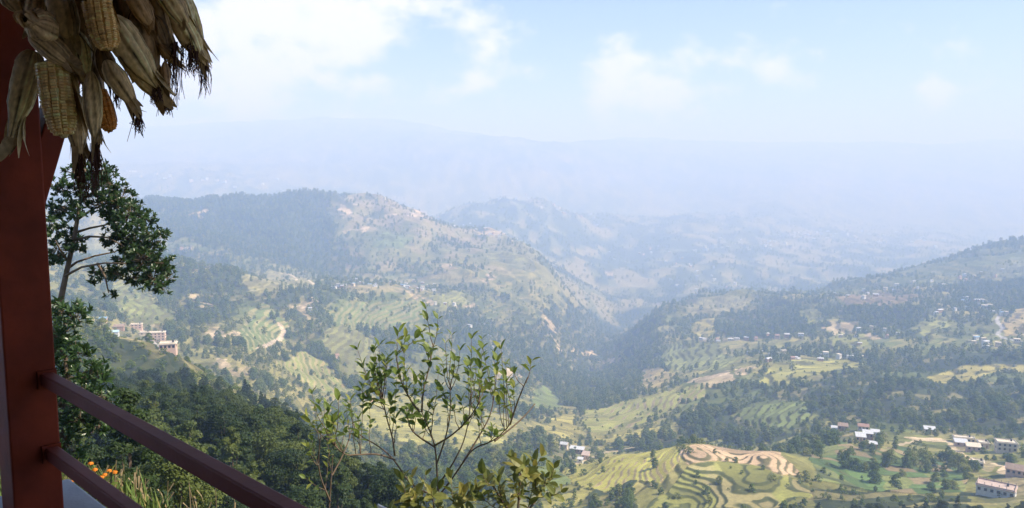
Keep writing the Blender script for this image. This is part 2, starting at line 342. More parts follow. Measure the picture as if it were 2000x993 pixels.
# ------------------------------------------------------------------ land cover
YG, GRN, TAN, YEL, VEG, PALE = (.215, .22, .058), (.14, .175, .05), (.43, .31, .19), (.31, .275, .08), (.085, .135, .042), (.27, .25, .11)
FIELDS = [  # outline in the picture, terrace height, crop colour, riser colour, label
 ([(1255, 992), (1320, 945), (1345, 912), (1430, 903), (1530, 930), (1585, 945), (1592, 968), (1520, 992)], .85, (.235, .235, .062), (.085, .095, .03), 'broad green terraced rice field sweeping below the bare tan terraces'),
 ([(1322, 885), (1380, 868), (1470, 874), (1530, 893), (1572, 930), (1530, 928), (1430, 901), (1345, 909)], 1.0, TAN, (.10, .09, .04), 'bare tan harvested terraces curving along the crest of the near spur'),  # dark riser colour paints the shadow gaps between the tan steps
 ([(1108, 942), (1125, 905), (1190, 884), (1310, 872), (1328, 905), (1290, 938), (1230, 937), (1180, 958)], 1.2, (.26, .25, .06), (.40, .31, .15), 'yellow-green terraced field beside the long tin-roofed farm on the spur'),
 ([(1135, 803), (1250, 776), (1330, 758), (1378, 750), (1380, 772), (1310, 800), (1240, 832), (1150, 842)], 2.6, YG, (.36, .28, .15), 'long yellow-green terraces on the low spur across the stream'),
 ([(1066, 840), (1080, 815), (1112, 804), (1132, 838), (1108, 858)], 2.4, YEL, (.16, .15, .05), 'small ripe yellow paddy wedge beside a dark gully'),
 ([(1150, 848), (1290, 832), (1295, 848), (1172, 864)], 2.2, YEL, (.16, .15, .05), 'narrow ripe yellow paddy strip above the hedge of trees'),
 ([(1285, 695), (1300, 675), (1340, 664), (1400, 670), (1445, 697), (1400, 722), (1300, 716)], 3.4, (.19, .205, .065), (.10, .105, .04), 'rounded green terraced knoll below a row of tin-roofed houses'),
 ([(1342, 612), (1350, 590), (1400, 578), (1465, 583), (1455, 606), (1400, 616)], 4, PALE, (.17, .16, .07), 'pale dry field on the crest above the gorge'),
 ([(1348, 652), (1352, 632), (1395, 616), (1402, 640), (1372, 655)], 3.6, YEL, (.18, .16, .06), 'small ripe yellow field under the pale crest field'),
 ([(1478, 748), (1510, 715), (1560, 698), (1660, 698), (1690, 712), (1610, 724), (1562, 748), (1500, 752)], 2.6, (.27, .26, .07), (.12, .12, .04), 'long ripe terraces running along the middle spur to a white house'),
 ([(1606, 668), (1640, 648), (1690, 652), (1694, 674), (1640, 682)], 3.2, YG, (.1, .1, .035), 'small fan of green terraces beneath the eroded soil bank'),
 ([(1780, 640), (1815, 610), (1855, 610), (1850, 637), (1810, 654)], 3, YG, (.1, .1, .035), 'green terraces below the pale houses on the right hill'),
 ([(1955, 625), (2000, 598), (2060, 596), (2060, 664), (1960, 654)], 3, (.30, .24, .1), (.14, .12, .05), 'brown-yellow terraces inside the bend of the paved road'),
 ([(1815, 735), (1870, 714), (1960, 708), (2060, 712), (2060, 728), (1950, 725), (1885, 742), (1838, 750)], 2.6, YEL, (.15, .14, .05), 'ripe yellow terraces along the top edge of the dense wood'),
 ([(1545, 882), (1610, 858), (1700, 884), (1765, 868), (1860, 905), (1895, 925), (1880, 958), (1750, 958), (1600, 938)], 2.2, VEG, (.07, .085, .03), 'patchwork of green vegetable plots below the farm with tin roofs'),
 ([(468, 645), (488, 602), (518, 588), (556, 620), (562, 652), (520, 684), (490, 684)], 3, GRN, (.24, .22, .09), 'green terraces above the winding dirt track'),
 ([(540, 708), (600, 688), (652, 722), (690, 765), (640, 770), (570, 732)], 2.8, (.22, .235, .065), (.30, .25, .11), 'bright green terraces below the winding dirt track'),
 ([(636, 606), (700, 588), (822, 584), (832, 626), (740, 642), (660, 634)], 3.6, GRN, (.22, .20, .08), 'smooth green terraced slope beneath the saddle village'),
 ([(636, 648), (682, 628), (724, 662), (746, 704), (728, 742), (682, 740), (640, 696)], 3.2, (.20, .20, .065), (.12, .115, .045), 'olive terraces between two strips of trees under the saddle village'),
 ([(215, 600), (228, 555), (268, 552), (292, 588), (345, 608), (332, 630), (262, 628)], 3, (.2, .215, .065), (.12, .12, .045), 'light green terraces behind the village with the three-storey house'),
 ([(680, 835), (720, 785), (800, 768), (900, 790), (1010, 822), (985, 862), (900, 884), (780, 856)], 2.6, (.30, .28, .085), (.16, .15, .05), 'wide ripe yellow field on the valley shoulder behind the leafy shrub'),
 ([(1038, 792), (1044, 762), (1066, 752), (1098, 782), (1086, 798)], 2.6, GRN, (.12, .12, .045), 'small triangular green field at the foot of the gorge woods'),
 ([(836, 582), (890, 568), (935, 584), (902, 602), (858, 600)], 3.6, YG, (.13, .13, .05), 'small sunlit field on the hump beyond the saddle village'),
 ([(728, 474), (760, 454), (806, 464), (792, 484), (738, 488)], 5, GRN, (.1, .12, .05), 'hazy green field patch high on the blue ridge'),
 ([(940, 474), (1045, 520), (1036, 534), (946, 500)], 5, (.2, .2, .07), (.12, .12, .05), 'hazy slanting green field strip on the flank of the blue ridge'),
 ([(1556, 608), (1590, 600), (1608, 614), (1582, 632)], 3.5, YG, (.12, .12, .04), 'isolated light green field cut into the dark hill wood'),
 ([(1636, 580), (1720, 568), (1806, 578), (1760, 596), (1660, 598)], 3.5, (.2, .15, .08), (.12, .1, .05), 'brownish ploughed field on the upper right hill'),
 ([(1930, 530), (2040, 500), (2060, 530), (1960, 545)], 4, (.18, .19, .08), (.1, .1, .045), 'hazy terraces near the skyline of the right hill'),
 ([(1440, 800), (1500, 780), (1570, 782), (1585, 812), (1540, 836), (1450, 822)], 2.4, (.14, .17, .05), (.09, .095, .035), 'dull green hillside plots beside the dense wood'),
 ([(1250, 760), (1255, 720), (1290, 716), (1330, 728), (1300, 752)], 3, (.24, .2, .085), (.33, .25, .14), 'faded brownish terraces below the green terraced knoll'),
 ([(1030, 905), (1060, 880), (1100, 905), (1108, 940), (1050, 960)], 2, (.13, .16, .05), (.1, .11, .04), 'grassy plots just below the long tin-roofed farm'),
 ([(470, 550), (520, 530), (600, 545), (610, 560), (540, 572), (480, 568)], 3.4, PALE, (.16, .15, .06), 'dry pale terraces on the shoulder of the wooded knoll'),
]
SOIL = [  # bare earth: x, y, half width, half height in the picture
 (383, 583, 9, 16), (597, 600, 11, 22), (452, 655, 40, 7), (425, 643, 18, 9), (546, 640, 9, 12), (810, 578, 14, 16), (880, 520, 12, 8), (958, 455, 28, 7),
 (990, 733, 28, 9), (1135, 690, 14, 10), (1100, 682, 9, 7), (1282, 914, 16, 18), (1392, 745, 32, 12), (1440, 728, 24, 10), (1640, 640, 30, 12), (1700, 655, 16, 7),
 (404, 524, 6, 8), (960, 540, 8, 14), (385, 420, 9, 6), (318, 415, 7, 6), (672, 410, 10, 14), (700, 450, 14, 4), (1200, 535, 14, 5), (820, 420, 16, 8), (1090, 905, 8, 14),
 (930, 600, 16, 6), (1800, 855, 26, 5), (1975, 915, 30, 12), (700, 715, 10, 10), (1330, 700, 10, 6), (1190, 705, 6, 12), (470, 720, 28, 13), (420, 705, 16, 10), (1070, 625, 14, 5), (760, 420, 12, 6)]
ROADS = [  # centre lines in the picture, half width in metres, colour, name
 ([(505, 680), (525, 672), (552, 655), (556, 645), (545, 632), (538, 628)], 3.2, (.46, .37, .26), 'dirt_track'),
 ([(1950, 615), (1945, 625), (1958, 638), (1948, 652), (1962, 660), (2010, 668)], 3.2, (.36, .35, .33), 'paved_road'),
 ([(272, 640), (282, 655), (300, 668), (318, 680)], 2.6, (.40, .37, .33), 'village_lane'),
 ([(1760, 866), (1800, 858), (1850, 862), (1905, 900), (1960, 905)], 1.8, (.40, .32, .2), 'farm_track'),
 ([(540, 530), (575, 540), (612, 556)], 3.5, (.5, .42, .3), 'ridge_track'),
 ([(1120, 905), (1150, 895), (1185, 880), (1250, 872)], 1.8, (.42, .34, .2), 'field_path')]
WOODS = [  # outline in the picture, tree cover 0..1
 ([(1480, 770), (1560, 760), (1650, 720), (1800, 745), (1900, 742), (1990, 745), (2060, 760), (2060, 860), (1980, 850), (1880, 842), (1800, 838), (1740, 830), (1690, 820), (1600, 820), (1570, 790)], .9),
 ([(1640, 690), (1700, 700), (1800, 690), (1900, 690), (2060, 690), (2060, 712), (1820, 720), (1700, 716)], .85),
 ([(1385, 650), (1430, 620), (1480, 600), (1560, 590), (1575, 630), (1640, 640), (1560, 652), (1480, 658), (1420, 662)], .85),
 ([(1640, 600), (1700, 590), (1780, 605), (1850, 590), (1790, 640), (1700, 636), (1660, 630)], .85),
 ([(1850, 560), (1900, 540), (1990, 540), (2060, 550), (2060, 590), (1930, 600), (1870, 590)], .9),
 ([(330, 490), (380, 480), (440, 500), (500, 540), (480, 560), (470, 600), (430, 640), (340, 625), (320, 590), (300, 540)], .85),
 ([(500, 575), (560, 560), (640, 570), (640, 600), (580, 620), (540, 600)], .9),
 ([(565, 640), (620, 640), (640, 680), (660, 715), (620, 712), (575, 680)], 1),
 ([(700, 610), (740, 640), (800, 640), (820, 680), (800, 720), (750, 720), (740, 680)], .9),
 ([(830, 620), (900, 600), (960, 620), (1050, 680), (1150, 760), (1040, 750), (960, 700), (880, 690)], .7),
 ([(1030, 640), (1150, 600), (1250, 590), (1280, 640), (1280, 740), (1230, 770), (1120, 800), (1060, 760), (1050, 700)], .82),
 ([(280, 400), (240, 388), (360, 392), (560, 380), (640, 385), (660, 470), (720, 520), (600, 530), (480, 500), (380, 470), (290, 460)], 1),
 ([(960, 400), (1000, 385), (1060, 440), (1150, 500), (1200, 560), (1100, 560), (1040, 480)], .5),
 ([(1170, 905), (1220, 890), (1245, 950), (1255, 992), (1150, 992)], 1),
 ([(1420, 985), (1500, 965), (1560, 972), (1570, 1010), (1420, 1010)], 1),
 ([(1590, 965), (1700, 950), (1800, 960), (1890, 965), (1900, 1010), (1590, 1010)], .35),
 ([(1170, 866), (1300, 850), (1330, 862), (1200, 876)], 1),
 ([(1330, 830), (1380, 790), (1450, 780), (1450, 830), (1560, 845), (1500, 868), (1400, 862)], .9),
 ([(990, 870), (1050, 850), (1090, 860), (1080, 900), (1040, 930), (990, 960)], .9),
 ([(700, 900), (820, 880), (960, 890), (1000, 960), (1000, 1010), (690, 1010)], .85),
 ([(1600, 850), (1650, 845), (1640, 872), (1590, 872)], .8),
 ([(1500, 520), (1620, 490), (1760, 500), (1700, 530), (1560, 545)], .9),
 ([(100, 600), (190, 600), (230, 650), (340, 690), (470, 740), (650, 800), (690, 880), (700, 1010), (100, 1010)], 1)]
CLEAR = [(272, 645, 48, 22), (1690, 850, 50, 14), (1905, 868, 50, 14), (1925, 905, 20, 9), (1960, 955, 55, 30), (1120, 880, 34, 16), (1400, 662, 60, 6), (1980, 865, 24, 12), (740, 562, 100, 10)]

def world_poly(pts, dmin=300.): return np.array([hit(px, py, dmin) for px, py in pts])
def inside(poly, x, y):
    c = np.zeros(x.shape, bool); n = len(poly)
    bb = (x >= poly[:, 0].min()) & (x <= poly[:, 0].max()) & (y >= poly[:, 1].min()) & (y <= poly[:, 1].max())
    xi, yi = x[bb], y[bb]; cc = np.zeros(xi.shape, bool); j = n - 1
    for i in range(n):
        x1, y1 = poly[i]; x2, y2 = poly[j]
        if y1 != y2:
            cc ^= ((y1 > yi) != (y2 > yi)) & (xi < (x2 - x1) * (yi - y1) / (y2 - y1) + x1)
        j = i
    c[bb] = cc; return c
rows = np.concatenate([np.exp(np.linspace(math.log(3.4), math.log(340), 120, endpoint=False)),
                       np.exp(np.linspace(math.log(340), math.log(520), 330, endpoint=False)),
                       np.exp(np.linspace(math.log(520), math.log(1300), 350, endpoint=False)),
                       np.exp(np.linspace(math.log(1300), math.log(3600), 240, endpoint=False)),
                       np.exp(np.linspace(math.log(3600), math.log(16400), 150))])
cols = np.concatenate([np.linspace(-1.15, -.72, 40, endpoint=False), np.linspace(-.72, .72, 900), np.linspace(.72, 1.15, 41)[1:]])
RU, RD = np.meshgrid(cols, rows)
X, Y = RU * RD, RD
Z = ground(X, Y)
shape = X.shape
wob = np.clip(Y * .008, 1, 12)
WX = X + wob * fbm(X, Y, 40, 3, 61); WY = Y + wob * 1.6 * fbm(X, Y, 40, 3, 71)      # ragged outlines
cls = np.zeros(shape, np.int16)
dens = np.clip(.27 + .95 * fbm(X, Y, 150, 5, 81, .65), 0.03, .9)
nfine = fbm(X, Y, 28, 3, 91); nbig = fbm(X, Y, 300, 3, 95)
def lerp(a, b, t): return np.asarray(a) * (1 - t[..., None]) + np.asarray(b) * t[..., None]
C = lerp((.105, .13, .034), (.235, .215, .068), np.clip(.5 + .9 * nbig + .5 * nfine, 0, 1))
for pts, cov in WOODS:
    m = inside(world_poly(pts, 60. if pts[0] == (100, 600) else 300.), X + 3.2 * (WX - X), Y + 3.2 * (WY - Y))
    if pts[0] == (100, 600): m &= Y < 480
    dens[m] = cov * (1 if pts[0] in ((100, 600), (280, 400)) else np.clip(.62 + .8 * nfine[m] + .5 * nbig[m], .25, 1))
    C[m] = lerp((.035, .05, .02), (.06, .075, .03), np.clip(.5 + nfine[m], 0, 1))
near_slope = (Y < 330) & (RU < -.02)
dens[near_slope & (Y > 26)] = 1.0
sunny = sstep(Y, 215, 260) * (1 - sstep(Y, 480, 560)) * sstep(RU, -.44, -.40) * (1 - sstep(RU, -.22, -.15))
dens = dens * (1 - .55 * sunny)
dens[(Y > 330) & (Y < 470) & (RU < -.36)] *= .6
dens[(Y > 370) & (Y < 456) & (RU < -.42) & (RU > -.50)] *= .12
dens[Y < 26] = 0
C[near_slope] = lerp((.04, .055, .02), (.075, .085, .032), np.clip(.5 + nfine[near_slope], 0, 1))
C = C * (1 - .8 * sunny[..., None]) + lerp((.13, .14, .04), (.30, .24, .09), np.clip(.5 + 1.2 * nfine, 0, 1)) * .8 * sunny[..., None]  # ochre clearing with yellowish grass; its sunlit tone is put into the ground colour
# far valley: a patchwork of small plots, woods and settlement ground
far = sstep(Y, 1900, 3200)
plot = vnoise(X / 60, Y / 150, 101) + .6 * fbm(X, Y, 420, 2, 103)
pc = np.where((plot > .3)[..., None], np.array((.27, .24, .11)), np.where((plot > -.05)[..., None], np.array((.15, .16, .06)), np.array((.045, .065, .03))))
patch = far * (dens < .95) * (1 - .55 * sstep(Y, 4500, 7500))
C = C * (1 - .9 * patch[..., None]) + pc * .9 * patch[..., None]
dens = np.where((far > .5) & (plot > .0) & (dens < .95), .12, dens)
dens[(Y > 290) & (Y < 430) & (RU > .575) & (RU < .70)] = .03
lum = 1.0 + .22 * nfine[..., None]
# eroded pale scrub on the sunny flank of the blue ridge
flank = sstep(Y, 1900, 2300) * (1 - sstep(Y, 3000, 3500)) * sstep(RU, -.26, -.19) * (1 - sstep(RU, -.02, .05))
sc = sstep(fbm(X, Y, 60, 4, 111) + .3 * ridged(X, Y, 200, 2, 113), .0, .45) * flank
C = C * (1 - .65 * sc[..., None]) + np.array((.30, .24, .14)) * .65 * sc[..., None]
dens = dens * (1 - .15 * flank)
for (px, py, a, b) in SOIL:
    p = world_poly([(px + a * math.cos(t), py + b * math.sin(t)) for t in np.arange(0, 6.28, .52)])
    m = inside(p, X + 3.5 * (WX - X), Y + 2.5 * (WY - Y))
    C[m] = lerp((.30, .24, .13), (.52, .41, .27), np.clip(.5 + 1.2 * nfine[m], 0, 1)); dens[m] = .03
for (px, py, a, b) in CLEAR:
    p = world_poly([(px + a * math.cos(t), py + b * math.sin(t)) for t in np.arange(0, 6.28, .52)])
    m = inside(p, WX, WY); dens[m] = np.minimum(dens[m], .10)
    C[m] = lerp((.14, .15, .055), (.27, .22, .12), np.clip(.45 + 1.1 * nfine[m], 0, 1))
step_id = np.zeros(shape, np.int32)
Z0 = Z.copy()
# old terraces under most of the open land
m = (Y > 330) & (Y < 2300) & (dens < .8)
hh = np.where(Y[m] < 700, 2.4, np.where(Y[m] < 1200, 3.2, 4.2)); zz = Z[m] + 2.2 * fbm(X[m], Y[m], 60, 3, 190)
q = zz / hh; fr = q - np.floor(q); rise = sstep(fr, .58, .97); amt = sstep(fbm(X[m], Y[m], 140, 3, 191), -.55, -.1) * (1 - sstep(Y[m], 1900, 2300))
Z[m] += amt * (hh * (np.floor(q) + .12 * fr * (1 - rise) + rise) - .3 * hh - zz)
tn = hash2(np.floor(q), np.floor(X[m] / 45.), 3)
cx = C[m] * (1 + .28 * tn[:, None]); rr = (amt * sstep(fr, .5, .7))[:, None]
cx = np.where((tn > .55)[:, None], cx * .5 + np.array((.30, .25, .10)) * .5, cx)
C[m] = cx * (1 - .62 * rr) + np.array((.05, .055, .022)) * .62 * rr
for k, (pts, h, crop, riser, label) in enumerate(FIELDS):
    p = world_poly(pts); m = inside(p, WX, WY)
    if not m.any(): continue
    zz = Z0[m] + .55 * h * fbm(X[m], Y[m], 45, 2, 200 + k) + (.55 if k < 3 else .12) * h * fbm(X[m], Y[m], 16, 2, 260 + k)
    q = zz / h; fl = np.floor(q); fr = q - fl
    rise = sstep(fr, .62, .97)
    Z[m] = h * (fl + .12 * fr * (1 - rise) + rise) - .25 * h
    step_id[m] = fl.astype(int); cls[m] = k + 1; dens[m] = np.where(fr > .6, .5, .06) if crop == VEG else .035
    tone = hash2(fl, np.floor(X[m] / 38.), 7 + k)[:, None]
    cc = np.array(crop) * (1 + .30 * tone + .18 * nfine[m][:, None])
    if crop == VEG:
        pl = hash2(fl, np.floor((X[m] + 30 * fbm(X[m], Y[m], 60, 2, 5)) / 14.), 9)
        cc = np.where((pl > .35)[:, None], np.array((.17, .19, .06)) * (1 + .2 * tone), cc)
        cc = np.where((pl < -.55)[:, None], np.array((.24, .19, .10)) * (1 + .2 * tone), cc)
    if k == 0:      # the upper steps of the near rice field are partly cut
        cut = sstep(vnoise(X[m] / 30, fl * .9, 33), .25, .5)[:, None]
        cc = cc * (1 - .6 * cut) + np.array((.36, .29, .15)) * .6 * cut
    rr = (sstep(fr, .48 if k in (0, 1) else .52, .70) * (1 - .35 * (fr > .97)))[:, None]
    C[m] = cc * (1 - rr) + np.array(riser) * (1 + .25 * nfine[m][:, None]) * rr
for k, (pts, hw, colr, nm) in enumerate(ROADS):
    L = world_poly(pts)
    near = np.full(shape, 1e9)
    bb = (X > L[:, 0].min() - 40) & (X < L[:, 0].max() + 40) & (Y > L[:, 1].min() - 40) & (Y < L[:, 1].max() + 40)
    xb, yb = WX[bb] * .3 + X[bb] * .7, WY[bb] * .3 + Y[bb] * .7
    best = np.full(xb.shape, 1e9)
    for a, b in zip(L[:-1], L[1:]):
        d = b - a; t = np.clip(((xb - a[0]) * d[0] + (yb - a[1]) * d[1]) / (d @ d + 1e-9), 0, 1)
        best = np.minimum(best, np.hypot(xb - a[0] - t * d[0], yb - a[1] - t * d[1]))
    near[bb] = best; m = near < hw
    C[m] = np.array(colr) * (1 + .2 * nfine[m][:, None]); cls[m] = 100 + k; dens[near < hw + 3] = 0
C = np.clip(C * lum, .01, .8)
scrub = np.where((cls == 0) & (dens < .8) & (dens > .031), np.clip(.28 + .95 * fbm(X, Y, 50, 4, 77, .6), .03, 1), .0)
scrub[(cls > 0) & (cls < 99)] = .05
scrub[Y < 300] *= .4
for (px, py, a, b) in CLEAR:
    m = inside(world_poly([(px + a * math.cos(t), py + b * math.sin(t)) for t in np.arange(0, 6.28, .52)]), WX, WY); scrub[m] *= .35
# split the one sheet of ground into hillside, fields and roads
nr, nc = shape
idx = np.arange(nr * nc).reshape(shape)
quads = np.stack([idx[:-1, :-1], idx[:-1, 1:], idx[1:, 1:], idx[1:, :-1]], -1).reshape(-1, 4)
qcls = cls[:-1, :-1].ravel(); qstep = step_id[:-1, :-1].ravel()
VV = np.stack([X, Y, Z], -1).reshape(-1, 3); CC = C.reshape(-1, 3)
def submesh(name, sel, mat, parent=None, origin=None):
    q = quads[sel]; used, inv = np.unique(q.ravel(), return_inverse=True)
    V = VV[used] - (np.array(origin) if origin is not None else 0)
    return mesh_np(name, V, inv.reshape(-1, 4), mat, parent, True, CC[used])
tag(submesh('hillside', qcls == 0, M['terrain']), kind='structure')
for k, (pts, h, crop, riser, label) in enumerate(FIELDS):
    sel = qcls == k + 1
    if sel.sum() < 12: continue
    ids = np.unique(qstep[sel]); big = k in (0, 1, 2, 3, 9, 14) and 2 < len(ids) < 120
    i0 = quads[sel][0][0]
    if not big:
        tag(submesh('terraced_field', sel, M['field']), label, 'field'); continue
    base = VV[quads[sel].ravel()].mean(0); base[2] = VV[quads[sel].ravel(), 2].min()
    t = thing('terraced_field', tuple(base), label, 'field')
    small = np.zeros(len(sel), bool)
    for s in ids:
        ss = sel & (qstep == s)
        if ss.sum() < 25: small |= ss
        else: submesh('terrace', ss, M['field'], t, base)
    if small.any(): submesh('terrace', small, M['field'], t, base)
for k, (pts, hw, colr, nm) in enumerate(ROADS):
    if (qcls == 100 + k).any(): tag(submesh(nm, qcls == 100 + k, M['terrain']), kind='structure')
# ground under and behind the lodge
gx, gy = np.meshgrid(np.linspace(-260, 260, 53), np.linspace(-260, 3.4, 28))
gz = -2.9 - .42 * np.maximum(0, np.abs(gx) - 8) * (1 + .1 * fbm(gx, gy, 30, 2, 4)) + .25 * np.maximum(0, -gy - 14)
gi = np.arange(gx.size).reshape(gx.shape)
gq = np.stack([gi[:-1, :-1], gi[:-1, 1:], gi[1:, 1:], gi[1:, :-1]], -1).reshape(-1, 4)
tag(mesh_np('hilltop_ground', np.stack([gx, gy, gz], -1).reshape(-1, 3), gq, M['terrain'], None, True, np.broadcast_to((.09, .10, .04), (gx.size, 3))), kind='structure')

# ------------------------------------------------------------------ trees
def rand_dirs(n, rng):
    v = rng.normal(size=(n, 3)); return v / np.linalg.norm(v, axis=1)[:, None]
def quads_at(Pn, Nn, size, rng, aspect=.7):
    """small leaf-clump faces at points Pn facing Nn"""
    n = len(Pn)
    t = np.cross(Nn, rand_dirs(n, rng)); t /= np.linalg.norm(t, axis=1)[:, None] + 1e-9
    b = np.cross(Nn, t)
    s = (size * rng.uniform(.6, 1.35, n))[:, None]; a = s * rng.uniform(.5, 1.0, n)[:, None] * aspect / .7
    bend = Nn * s * rng.uniform(-.3, .1, n)[:, None]
    V = np.stack([Pn - t * s * .5, Pn - b * a * .5 + bend, Pn + t * s * .5, Pn + b * a * .5 + bend], 1).reshape(-1, 3)
    return V, np.arange(4 * n).reshape(n, 4)
def crown_mesh(name, seed, H, Rm, nq, size, kind, mat, base=.25, low_fill=.2):
    rng = np.random.default_rng(seed)
    blobs = []
    nb = {'round': 16, 'tall': 18, 'cone': 26, 'bush': 9}[kind]
    for i in range(nb):
        h = base + (1 - base) * ((i + rng.uniform(0, 1)) / nb) ** .9
        t = (h - base) / (1 - base)
        if kind == 'cone': w = .12 + .88 * (1 - t) ** .8
        elif kind == 'tall': w = math.sin(math.pi * min(1, .16 + .8 * t)) ** .7
        else: w = math.sin(math.pi * min(1, .25 + .70 * t)) ** .6
        a = i * 2.4 + rng.uniform(-.5, .5); rr = Rm * w * rng.uniform(.35, .78)
        br = Rm * ({'cone': .26, 'tall': .36}.get(kind, .40)) * rng.uniform(.7, 1.25) * (.55 + .45 * w)
        blobs.append((rr * math.cos(a), rr * math.sin(a), h * H - br * .5, br))
    B = np.array(blobs); p = B[:, 3] ** 2; p /= p.sum()
    k = rng.choice(len(B), nq, p=p)
    d = rand_dirs(nq, rng); d[:, 2] = np.where(d[:, 2] < -.35, -d[:, 2], d[:, 2])
    rad = B[k, 3] * rng.uniform(.62, 1.12, nq) ** .8
    Pn = B[k, :3] + d * rad[:, None] * np.array([1.1, 1.1, .78])
    Nn = d + (.75 if size < .5 else .38) * rand_dirs(nq, rng) + np.array([0, 0, .25]); Nn /= np.linalg.norm(Nn, axis=1)[:, None]
    V, F = quads_at(Pn, Nn, size, rng)
    return V, F, B
def trunk_mb(H, r, B, seed, limbs=5):
    rng = np.random.default_rng(seed); mb = MB()
    lean = rng.uniform(-.04, .04, 2) * H
    path = [(lean[0] * t * t, lean[1] * t * t, -.1 * H * .5 + t * H * .85) for t in (0, .25, .5, .75, 1)]
    path[0] = (0, 0, -.12 * H)
    mb.tube(path, [r, r * .85, r * .65, r * .4, r * .15], 6)
    for i in rng.choice(len(B), min(limbs, len(B)), replace=False):
        t = .3 + .4 * rng.uniform(); s = np.array([lean[0] * t * t, lean[1] * t * t, t * H * .8 - .05 * H])
        e = B[i, :3]; mb.tube([s, (s + e) / 2 + np.array([0, 0, -.03 * H]), e], [r * .4, r * .25, r * .08], 5)
    return mb
def proto(name, seed, H, R, nq, size, kind, mat, base):
    V, F, B = crown_mesh(name, seed, H, R, nq, size, kind, mat, base)
    cm = mesh_np('crown', V, F, mat); tm = trunk_mb(H, H * .017, B, seed).build('trunk', M['bark'])
    for o in (cm, tm): COL.objects.unlink(o)
    return cm, tm
def joined(cm, tm, name):
    me = bpy.data.meshes.new(name)
    nvc = len(cm.data.vertices)
    vc = np.zeros(nvc * 3, np.float32); cm.data.vertices.foreach_get('co', vc)
    vt = np.zeros(len(tm.data.vertices) * 3, np.float32); tm.data.vertices.foreach_get('co', vt)
    faces = [tuple(p.vertices) for p in cm.data.polygons] + [tuple(i + nvc for i in p.vertices) for p in tm.data.polygons]
    me.from_pydata(np.concatenate([vc, vt]).reshape(-1, 3).tolist(), [], faces)
    me.materials.append(cm.data.materials[0]); me.materials.append(M['bark'])
    n1 = len(cm.data.polygons); me.polygons.foreach_set('material_index', np.concatenate([np.zeros(n1, np.int32), np.ones(len(tm.data.polygons), np.int32)]))
    return bpy.data.objects.new(name, me)
near_protos = [proto('n', 10 + i, 12, r, 10500, .27, k, M['tree_near'], b) for i, (r, k, b) in enumerate([(3.6, 'round', .2), (3.0, 'tall', .15), (3.4, 'cone', .12), (2.6, 'cone', .1), (4.0, 'round', .25)])]
mid_protos = [proto('m', 30 + i, 10, r, 1900, .66, k, M['tree_mid'], b) for i, (r, k, b) in enumerate([(4.6, 'round', .10), (3.9, 'tall', .10), (4.0, 'round', .06), (5.3, 'round', .12)])]
far_protos = [joined(*proto('f', 50 + i, 11, r, 170, 1.9, k, M['tree_mid'], .12), 'far_tree') for i, (r, k) in enumerate([(4.2, 'round'), (3.2, 'tall'), (4.6, 'round')])]
bush_protos = [joined(*proto('b', 70 + i, 3.4, r, 150, .75, 'bush', M['tree_mid'], .0), 'bush') for i, r in enumerate((2.0, 2.6))]
near_join = [joined(*p, 'slope_tree') for p in near_protos]; mid_join = [joined(*p, 'hill_tree') for p in mid_protos]

